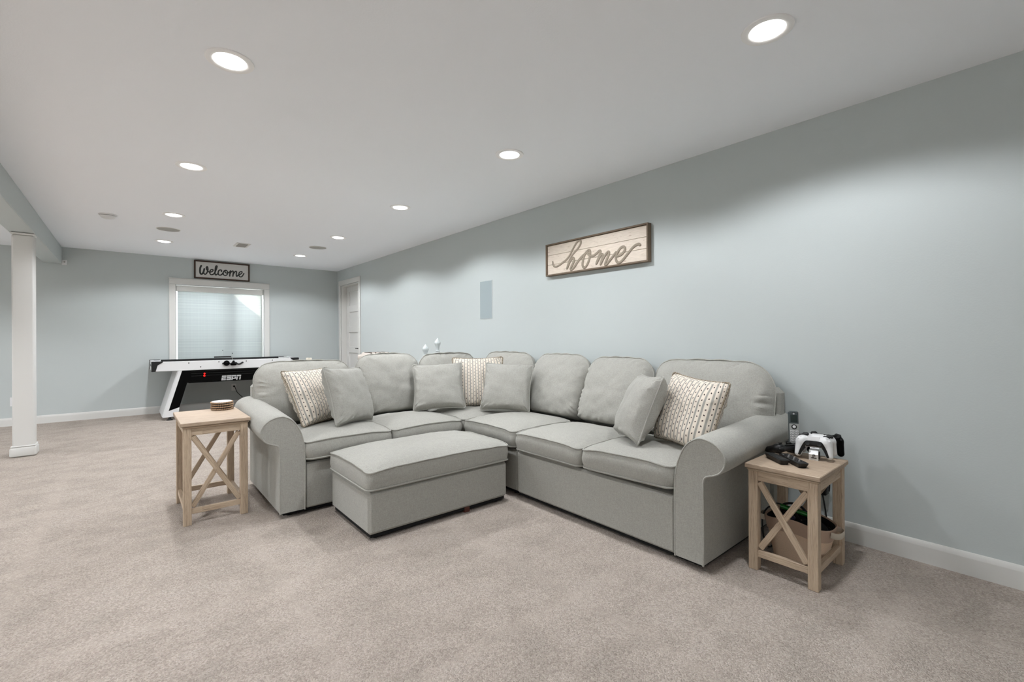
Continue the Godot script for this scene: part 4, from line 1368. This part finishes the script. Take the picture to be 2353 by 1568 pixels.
func build_console() -> void:
	# narrow table hidden behind the sofa back; it carries the pieces that show above the cushions
	var t := thing("console_table", "narrow white console table standing behind the sofa back", "table", Vector3(1.95, 0, -4.31))
	obj("tabletop", span(Vector3(-0.95, 0.735, -0.15), Vector3(0.95, 0.76, 0.15), 0.003), M.soft_white, t)
	for x in [-0.91, 0.91]:
		for z in [-0.12, 0.12]:
			obj("leg", span(Vector3(x - 0.02, 0, z - 0.02), Vector3(x + 0.02, 0.735, z + 0.02), 0.002), M.soft_white, t)
	# two turned finials
	for q in [[2.424, 0.322, "shorter white turned finial behind the sofa corner", 0.0], [2.574, 0.385, "taller white turned finial behind the sofa corner", 0.063]]:
		var f := thing("finial", q[2], "finial", Vector3(q[0], 0.76, -4.3), 0.0, "white turned finials behind the sofa")
		var y: float = q[1]
		var n: float = q[3]
		obj("base", lathe([Vector2(0, 0), Vector2(0.05, 0), Vector2(0.052, 0.012), Vector2(0.035, 0.03), Vector2(0.03, 0.05 + n * 0.3), Vector2(0.05, 0.09 + n * 0.3), Vector2(0.054, 0.115 + n * 0.3), Vector2(0.049, 0.145 + n * 0.3), Vector2(0.032, 0.17 + n * 0.5), Vector2(0.02, y - 0.15), Vector2(0.0, y - 0.15)], 32, Vector3.ZERO), M.fin, f, 50.0)
		obj("neck", lathe([Vector2(0, y - 0.152), Vector2(0.021, y - 0.152), Vector2(0.024, y - 0.146), Vector2(0.018, y - 0.138), Vector2(0.019, y - 0.11), Vector2(0.026, y - 0.082), Vector2(0.029, y - 0.08), Vector2(0.031, y - 0.072), Vector2(0, y - 0.072)], 32), M.fin, f, 50.0)
		obj("cap", lathe([Vector2(0, y - 0.074), Vector2(0.031, y - 0.074), Vector2(0.034, y - 0.064), Vector2(0.033, y - 0.054), Vector2(0.027, y - 0.04), Vector2(0.016, y - 0.026), Vector2(0.008, y - 0.014), Vector2(0.003, y - 0.006), Vector2(0, y)], 32), M.fin, f, 50.0)
	# candle at the left end
	var c := thing("pillar_candle", "small ivory pillar candle showing above the left sofa back", "candle", Vector3(1.24, 0.76, -4.3))
	obj("wax", lathe([Vector2(0, 0), Vector2(0.024, 0), Vector2(0.0245, 0.19), Vector2(0.022, 0.208), Vector2(0.018, 0.205), Vector2(0, 0.2)], 28), M.candle, c)
	obj("wick", tube(PackedVector3Array([Vector3(0, 0.198, 0), Vector3(0.001, 0.211, 0)]), 0.001, 5), M.charcoal, c)
	# folded and rolled throws on the console
	var fb := thing("folded_throw", "cream throw with a row of brown dashes folded behind the sofa back", "blanket", Vector3(1.88, 0.76, -4.33))
	var w := 0.22
	for k in 5:
		obj("fold", box(Vector3(w, 0.048, 0.24), 0.02, Vector3(0.0 + 0.004 * (k % 2), 0.024 + 0.0485 * k, 0)), M.throw, fb, 60.0)
	for k in 5:
		obj("dash", box(Vector3(0.03, 0.02, 0.002), 0.0, Vector3(-0.085 + 0.042 * k, 0.222, 0.1205)), M.throw_dash, fb)
		obj("dash", box(Vector3(0.012, 0.003, 0.16), 0.0, Vector3(-0.088 + 0.044 * k, 0.2425, 0.03)), M.throw_dash, fb)
	var rb := thing("rolled_throw", "end of a rolled cream throw left of the folded throw behind the sofa", "blanket", Vector3(1.725, 0.76, -4.19))
	for k in 3:
		obj("roll", lathe([Vector2(0, -0.09), Vector2(0.028, -0.09), Vector2(0.037, -0.078), Vector2(0.038, 0.09), Vector2(0, 0.09)], 24, Vector3(0.02, 0.038 + 0.075 * k, 0.0), Basis(Vector3.UP, -0.5) * Basis(Vector3(0, 0, 1), PI / 2) * Basis(Vector3.RIGHT, 0.0)), M.throw, rb, 60.0)
	obj("core", box(Vector3(0.003, 0.022, 0.012), 0.001, Vector3(-0.0655, 0.19, -0.035), Basis(Vector3.UP, -0.5)), M.throw_dash, rb)

func build_right_table_things() -> void:
	var y := 0.52
	# cordless phone in its charger, against the wall side
	var cr := thing("phone_charger", "black charging cradle under the cordless phone on the right oak table", "phone charger", Vector3(2.748, y, -0.893), -1.1)
	obj("cradle", blob(Vector3(-0.05, -0.004, -0.05), Vector3(0.05, 0.06, 0.05), 0.004, func(p: Vector3) -> float:
		return smin(rbox(p - Vector3(0, 0.012, 0), Vector3(0.034, 0.012, 0.034), 0.008), rbox(p - Vector3(0, 0.03, -0.018), Vector3(0.03, 0.02, 0.014), 0.008), 0.012)), M.black, cr, 60.0)
	var ph := thing("cordless_phone", "silver and gray cordless phone standing upright on the right oak table", "phone", Vector3(2.748, y + 0.04, -0.887), -1.1)
	var lean := Basis(Vector3.RIGHT, -0.16)
	var T := func(v: Vector3) -> Vector3: return lean * v
	obj("handset", box(Vector3(0.051, 0.178, 0.02), 0.007, T.call(Vector3(0, 0.089, 0)), lean), M.slate, ph, 50.0)
	obj("keypad_face", box(Vector3(0.045, 0.105, 0.003), 0.001, T.call(Vector3(0, 0.058, 0.011)), lean), M.silver, ph)
	obj("edge_trim", box(Vector3(0.004, 0.17, 0.012), 0.0015, T.call(Vector3(0.0235, 0.092, 0.002)), lean), M.silver, ph)
	obj("display", box(Vector3(0.032, 0.04, 0.002), 0.0005, T.call(Vector3(0, 0.138, 0.0108)), lean), M.screen, ph)
	obj("earpiece", box(Vector3(0.016, 0.003, 0.001), 0.0, T.call(Vector3(0, 0.171, 0.0105)), lean), M.black, ph)
	obj("emblem", lathe([Vector2(0, 0), Vector2(0.0045, 0), Vector2(0, 0.001)], 14, T.call(Vector3(0, 0.1635, 0.0102)), lean * Basis(Vector3.RIGHT, PI / 2)), M.logo, ph)
	obj("navigation_ring", lathe([Vector2(0.0, 0), Vector2(0.0135, 0), Vector2(0.013, 0.002), Vector2(0.008, 0.002), Vector2(0.0, 0.0018)], 24, T.call(Vector3(0, 0.094, 0.012)), lean * Basis(Vector3.RIGHT, PI / 2)), M.charcoal, ph)
	obj("navigation_button", lathe([Vector2(0, 0), Vector2(0.008, 0), Vector2(0.006, 0.002), Vector2(0, 0.0025)], 18, T.call(Vector3(0, 0.094, 0.0138)), lean * Basis(Vector3.RIGHT, PI / 2)), M.white, ph)
	for r in 5:
		for c in 3:
			var kk := obj("key", box(Vector3(0.0105, 0.0075, 0.002), 0.001, T.call(Vector3((c - 1) * 0.0133, 0.071 - r * 0.0125, 0.013)), lean), M.white, ph)
			obj("key_print", box(Vector3(0.004, 0.003, 0.0004), 0.0, T.call(Vector3((c - 1) * 0.0133, 0.071 - r * 0.0125, 0.0141)), lean), M.charcoal, kk)

	# game pads
	var pad := func(p: Vector3, grip: float) -> float:
		var q := Vector3(absf(p.x), p.y, p.z)
		var d := rbox(p - Vector3(0, 0, 0), Vector3(0.058, 0.026, 0.016), 0.014)
		d = smin(d, (q - Vector3(0.05, 0.004, 0.0)).length() - 0.024, 0.014)
		d = smin(d, capsule(q, Vector3(0.056, -0.006, -0.002), Vector3(0.066, -0.06 * grip, -0.006), 0.022, 0.0155), 0.012)
		return d
	var body := blob(Vector3(-0.096, -0.09, -0.032), Vector3(0.096, 0.04, 0.032), 0.0035, func(p: Vector3) -> float: return pad.call(p, 1.05))
	var body_mesh := to_mesh(body, 60.0)
	# inner black face: a strip laid on the front of the shell between two smooth curves
	var oc := [Vector3(-0.066, -0.072, 0), Vector3(-0.054, -0.036, 0), Vector3(-0.036, -0.004, 0), Vector3(-0.02, 0.001, 0), Vector3(0, 0.001, 0), Vector3(0.02, 0.001, 0), Vector3(0.036, -0.004, 0), Vector3(0.054, -0.036, 0), Vector3(0.066, -0.072, 0)]
	var ic := [Vector3(-0.056, -0.074, 0), Vector3(-0.046, -0.05, 0), Vector3(-0.034, -0.029, 0), Vector3(-0.018, -0.0255, 0), Vector3(0, -0.0255, 0), Vector3(0.018, -0.0255, 0), Vector3(0.034, -0.029, 0), Vector3(0.046, -0.05, 0), Vector3(0.056, -0.074, 0)]
	var op := smooth_path(oc, 6)
	var ip := smooth_path(ic, 6)
	var grid := []
	for i in op.size():
		var row := []
		for j in 7:
			var q := op[i].lerp(ip[i], j / 6.0)
			var z := 0.04
			while z > -0.012 and pad.call(Vector3(q.x, q.y, z), 1.05) > 0.0009:
				z -= 0.0006
			row.append(Vector3(q.x, q.y, z + 0.0006))
		grid.append(row)
	var mid := Buf.new()
	for i in op.size() - 1:
		for j in 6:
			mid.quad(grid[i][j + 1], grid[i + 1][j + 1], grid[i + 1][j], grid[i][j])
	var mid_mesh := to_mesh(mid, 70.0)
	var mesh_obj := func(called: String, mesh: Mesh, m: Material, parent: Node3D) -> void:
		var o := MeshInstance3D.new()
		o.name = called
		o.mesh = mesh
		o.set_surface_override_material(0, m)
		parent.add_child(o, true)
	var controller := func(label: String, at: Vector3, basis: Basis, shell: Material, face_mat: Material, knob: Material, group: String) -> Node3D:
		var o := thing("game_controller", label, "controller", at, 0.0, group)
		o.transform = Transform3D(basis, at)
		mesh_obj.call("shell", body_mesh, shell, o)
		if face_mat:
			mesh_obj.call("face_inlay", mid_mesh, face_mat, o)
		obj("touchpad", box(Vector3(0.05, 0.024, 0.004), 0.002, Vector3(0, 0.014, 0.0155)), shell if face_mat else M.charcoal, o)
		for s in [-1, 1]:
			obj("thumbstick", lathe([Vector2(0, 0), Vector2(0.007, 0), Vector2(0.006, 0.008), Vector2(0.010, 0.010), Vector2(0.010, 0.013), Vector2(0.006, 0.0125), Vector2(0, 0.0115)], 20, Vector3(s * 0.025, -0.014, 0.015), Basis(Vector3.RIGHT, PI / 2)), M.black, o)
			obj("trigger", box(Vector3(0.03, 0.016, 0.022), 0.006, Vector3(s * 0.052, 0.028, -0.006), Basis(Vector3(0, 0, 1), -s * 0.2)), M.black, o, 50.0)
		for k in 4:
			var a := PI / 2 * k
			obj("action_button", lathe([Vector2(0, 0), Vector2(0.0055, 0), Vector2(0.005, 0.0025), Vector2(0, 0.003)], 16, Vector3(0.054 + cos(a) * 0.011, 0.008 + sin(a) * 0.011, 0.0195), Basis(Vector3.RIGHT, PI / 2)), knob, o)
			obj("direction_button", box(Vector3(0.007, 0.009, 0.003), 0.001, Vector3(-0.054 + cos(a) * 0.009, 0.008 + sin(a) * 0.009, 0.0205), Basis(Vector3(0, 0, 1), a + PI / 2)), knob, o)
		return o
	# direction the pads face: out from the corner, towards the camera side
	var yaw := -1.36
	var out := Vector3(sin(yaw), 0, cos(yaw))
	var across := Vector3(cos(yaw), 0, -sin(yaw))
	var dock_at := Vector3(2.672, y, -0.772)
	var dk := thing("charging_dock", "small white charging dock with black symbol under the white controllers", "dock", dock_at, yaw)
	obj("front_foot", prism([Vector2(0.0, 0), Vector2(0.036, 0), Vector2(0.0432, 0.031), Vector2(0.026, 0.05), Vector2(0.012, 0.048), Vector2(0.004, 0.03)], 0.04, Transform3D(Basis(Vector3(0, 0, 1), Vector3.UP, Vector3(-1, 0, 0)), Vector3(0.02, 0, 0.005))), M.white, dk)
	obj("rear_foot", prism([Vector2(-0.06, 0), Vector2(-0.004, 0), Vector2(0.0, 0.03), Vector2(-0.02, 0.052), Vector2(-0.045, 0.045)], 0.04, Transform3D(Basis(Vector3(0, 0, 1), Vector3.UP, Vector3(-1, 0, 0)), Vector3(0.02, 0, 0.0))), M.white, dk)
	obj("black_cheek", prism([Vector2(-0.03, 0.006), Vector2(0.026, 0.006), Vector2(0.03, 0.028), Vector2(0.012, 0.04), Vector2(-0.024, 0.034)], 0.034, Transform3D(Basis(Vector3(0, 0, 1), Vector3.UP, Vector3(-1, 0, 0)), Vector3(0.024, 0, 0.0))), M.black, dk)
	var sl := Basis(Vector3.RIGHT, 0.23)
	var sy := Buf.new()
	sy.add(box(Vector3(0.0035, 0.02, 0.002), 0.0, Vector3(-0.002, 0.021, 0.0462), sl))
	sy.add(box(Vector3(0.009, 0.003, 0.002), 0.0, Vector3(0.0025, 0.0295, 0.0482), sl))
	sy.add(box(Vector3(0.003, 0.009, 0.002), 0.0, Vector3(0.006, 0.025, 0.0471), sl))
	sy.add(box(Vector3(0.024, 0.0035, 0.002), 0.0, Vector3(0.001, 0.0125, 0.0442), sl))
	obj("emblem", sy, M.black, dk)
	var B := func(yw: float, ln: float, rl: float) -> Basis: return Basis(Vector3.UP, yw) * Basis(Vector3.RIGHT, -ln) * Basis(Vector3(0, 0, 1), rl)
	controller.call("white game controller with black middle, front one on the dock", dock_at + out * 0.022 + Vector3(0, 0.089, 0), B.call(yaw, 0.35, 0.0), M.white, M.black, M.white, "game controllers on the right table")
	controller.call("white game controller on the dock's far side, mostly behind the front one", dock_at - out * 0.05 + across * 0.012 + Vector3(0, 0.089, 0), B.call(yaw + PI, 0.3, 0.0), M.white, M.black, M.white, "game controllers on the right table")
	controller.call("black game controller standing against the wall behind the white ones", dock_at - out * 0.112 + across * 0.042 + Vector3(0, 0.083, 0), B.call(yaw + 0.04, 0.22, -0.02), M.black_gloss, null, M.charcoal, "game controllers on the right table")
	controller.call("black game controller lying flat in front of the cordless phone", Vector3(2.636, y + 0.039, -0.884), B.call(-0.6 + PI, 1.35, 0.0), M.black, null, M.charcoal, "game controllers on the right table")
	# remotes
	for q in [["plain black remote at the left, partly under the buttoned remote", Vector3(2.478, y, -0.878), -0.74, 0.15, false], ["black remote with rows of buttons, front right of the pair", Vector3(2.498, y, -0.812), -0.78, 0.19, true]]:
		var r := thing("remote_control", q[0], "remote", q[1], q[2], "black remotes on the right table")
		var L: float = q[3]
		obj("case", loft([remote_ring(0.034, L * 0.9, 0.0), remote_ring(0.046, L, 0.018), remote_ring(0.048, L + 0.002, 0.0235), remote_ring(0.044, L - 0.004, 0.025)]), M.black, r, 30.0)
		if q[4]:
			for i in 9:
				for j in 4:
					obj("button", box(Vector3(0.0065, 0.003, 0.007), 0.001, Vector3((j - 1.5) * 0.0098, 0.026, -L * 0.4 + 0.0158 * i + 0.012)), M.key_mark if (i + j) % 3 == 0 else M.key, r)
		else:
			obj("button_pad", box(Vector3(0.03, 0.002, 0.1), 0.001, Vector3(0, 0.0255, 0.01)), M.charcoal, r)
	# basket under the table
	var bk := thing("storage_basket", "tan soft storage basket with gray cuff under the right oak table", "basket", Vector3(2.60, 0, -0.815), -PI / 2)
	var ring := func(w: float, d: float, r: float, yy: float) -> PackedVector3Array:
		var o := PackedVector3Array()
		for p in perim(w, d, r, 7, 5):
			o.append(Vector3(p.x, yy + 0.012 * cos(p.x / w * 6.0) * yy / 0.25, p.y))
		return o
	obj("body", loft([ring.call(0.205, 0.15, 0.04, 0.002), ring.call(0.212, 0.158, 0.045, 0.012), ring.call(0.245, 0.185, 0.06, 0.1), ring.call(0.285, 0.206, 0.08, 0.186)], false, true), M.felt, bk, 50.0)
	obj("cuff", loft([ring.call(0.278, 0.2, 0.078, 0.163), ring.call(0.288, 0.208, 0.08, 0.165), ring.call(0.3, 0.216, 0.085, 0.205), ring.call(0.305, 0.22, 0.088, 0.225), ring.call(0.299, 0.214, 0.086, 0.229), ring.call(0.293, 0.208, 0.084, 0.223), ring.call(0.27, 0.19, 0.075, 0.185), ring.call(0.05, 0.05, 0.02, 0.165)], false, false), M.cuff, bk, 50.0)
	obj("lining", loft([ring.call(0.289, 0.204, 0.083, 0.222), ring.call(0.272, 0.192, 0.075, 0.19), ring.call(0.05, 0.05, 0.02, 0.17)], false, false), M.lining, bk, 50.0)
	for s in [-1, 1]:
		obj("handle", tube(smooth_path([Vector3(s * 0.146, 0.198, 0.055), Vector3(s * 0.163, 0.196, 0.05), Vector3(s * 0.178, 0.194, 0.03), Vector3(s * 0.181, 0.194, 0.0), Vector3(s * 0.178, 0.194, -0.03), Vector3(s * 0.163, 0.196, -0.05), Vector3(s * 0.146, 0.198, -0.055)]), 0.004, 8, false, Vector3.UP, 3.6), M.strap, bk, 60.0)
	var pouch := thing("headset", "black headset and pouch heaped in the storage basket", "headset", Vector3(2.60, 0.2, -0.815))
	obj("pouch", blob(Vector3(-0.1, -0.06, -0.13), Vector3(0.1, 0.07, 0.13), 0.007, func(p: Vector3) -> float: return smin((p - Vector3(0.015, -0.005, -0.05)).length() - 0.045, (p * Vector3(1.0, 1.2, 0.8) - Vector3(-0.01, -0.01, 0.05)).length() - 0.05, 0.03)), M.lining, pouch, 60.0)
	obj("headband", tube(smooth_path([Vector3(0.03, 0.0, -0.1), Vector3(0.035, 0.05, -0.095), Vector3(0.035, 0.075, -0.05), Vector3(0.035, 0.065, 0.0), Vector3(0.03, 0.02, 0.04)]), 0.006, 8), M.black, pouch, 60.0)
	var gw := thing("toy_wand", "glossy green toy stick lying on top in the storage basket", "toy", Vector3(2.565, 0.262, -0.83))
	obj("stick", tube(PackedVector3Array([Vector3(-0.01, 0.012, -0.06), Vector3(0.0, 0.005, 0.0), Vector3(0.0, -0.002, 0.065)]), 0.012, 12), M.green, gw, 60.0)
	var nv := thing("toy_gadget", "small navy blue toy piece in the storage basket below the green stick", "toy", Vector3(2.53, 0.235, -0.85))
	obj("body", box(Vector3(0.03, 0.02, 0.07), 0.008, Vector3.ZERO, Basis(Vector3.UP, 0.4)), M.navy, nv, 50.0)
	obj("tip", lathe([Vector2(0, 0), Vector2(0.009, 0.002), Vector2(0.008, 0.012), Vector2(0, 0.015)], 14, Vector3(0, 0.009, 0)), M.navy, nv)
	# adapter and leads on the wall behind the table
	var ad := thing("power_adapter", "black power adapter with dangling leads on the wall behind the right table", "adapter", Vector3(XR, 0.262, -0.835))
	obj("brick", box(Vector3(0.05, 0.05, 0.045), 0.006, Vector3(-0.026, 0, 0)), M.black, ad, 50.0)
	obj("lead", tube(smooth_path([Vector3(-0.04, -0.02, 0), Vector3(-0.05, -0.06, 0.01), Vector3(-0.05, -0.13, 0.02), Vector3(-0.06, -0.2, 0.03), Vector3(-0.08, -0.256, 0.04)]), 0.004, 6), M.black, ad, 60.0)
	obj("lead", tube(smooth_path([Vector3(-0.03, 0.02, 0.0), Vector3(-0.06, 0.08, -0.02), Vector3(-0.055, 0.14, 0.0), Vector3(-0.06, 0.1, 0.025), Vector3(-0.045, 0.05, 0.035), Vector3(-0.03, 0.0, 0.03)]), 0.0035, 6), M.black, ad, 60.0)
	var ld := thing("cable", "thin black cable looping to the carpet left of the storage basket", "cable", Vector3(2.62, 0, -0.975))
	obj("loop", tube(smooth_path([Vector3(0.06, 0.24, 0.06), Vector3(0.02, 0.25, 0.03), Vector3(-0.03, 0.21, -0.005), Vector3(-0.045, 0.14, -0.01), Vector3(-0.03, 0.06, -0.005), Vector3(0.02, 0.008, 0.0), Vector3(0.1, 0.005, 0.0)]), 0.004, 6), M.black, ld, 60.0)

func remote_ring(w: float, l: float, y: float) -> PackedVector3Array:
	var o := PackedVector3Array()
	for p in perim(w, l, 0.008, 3, 2):
		o.append(Vector3(p.x, y, p.y))
	return o
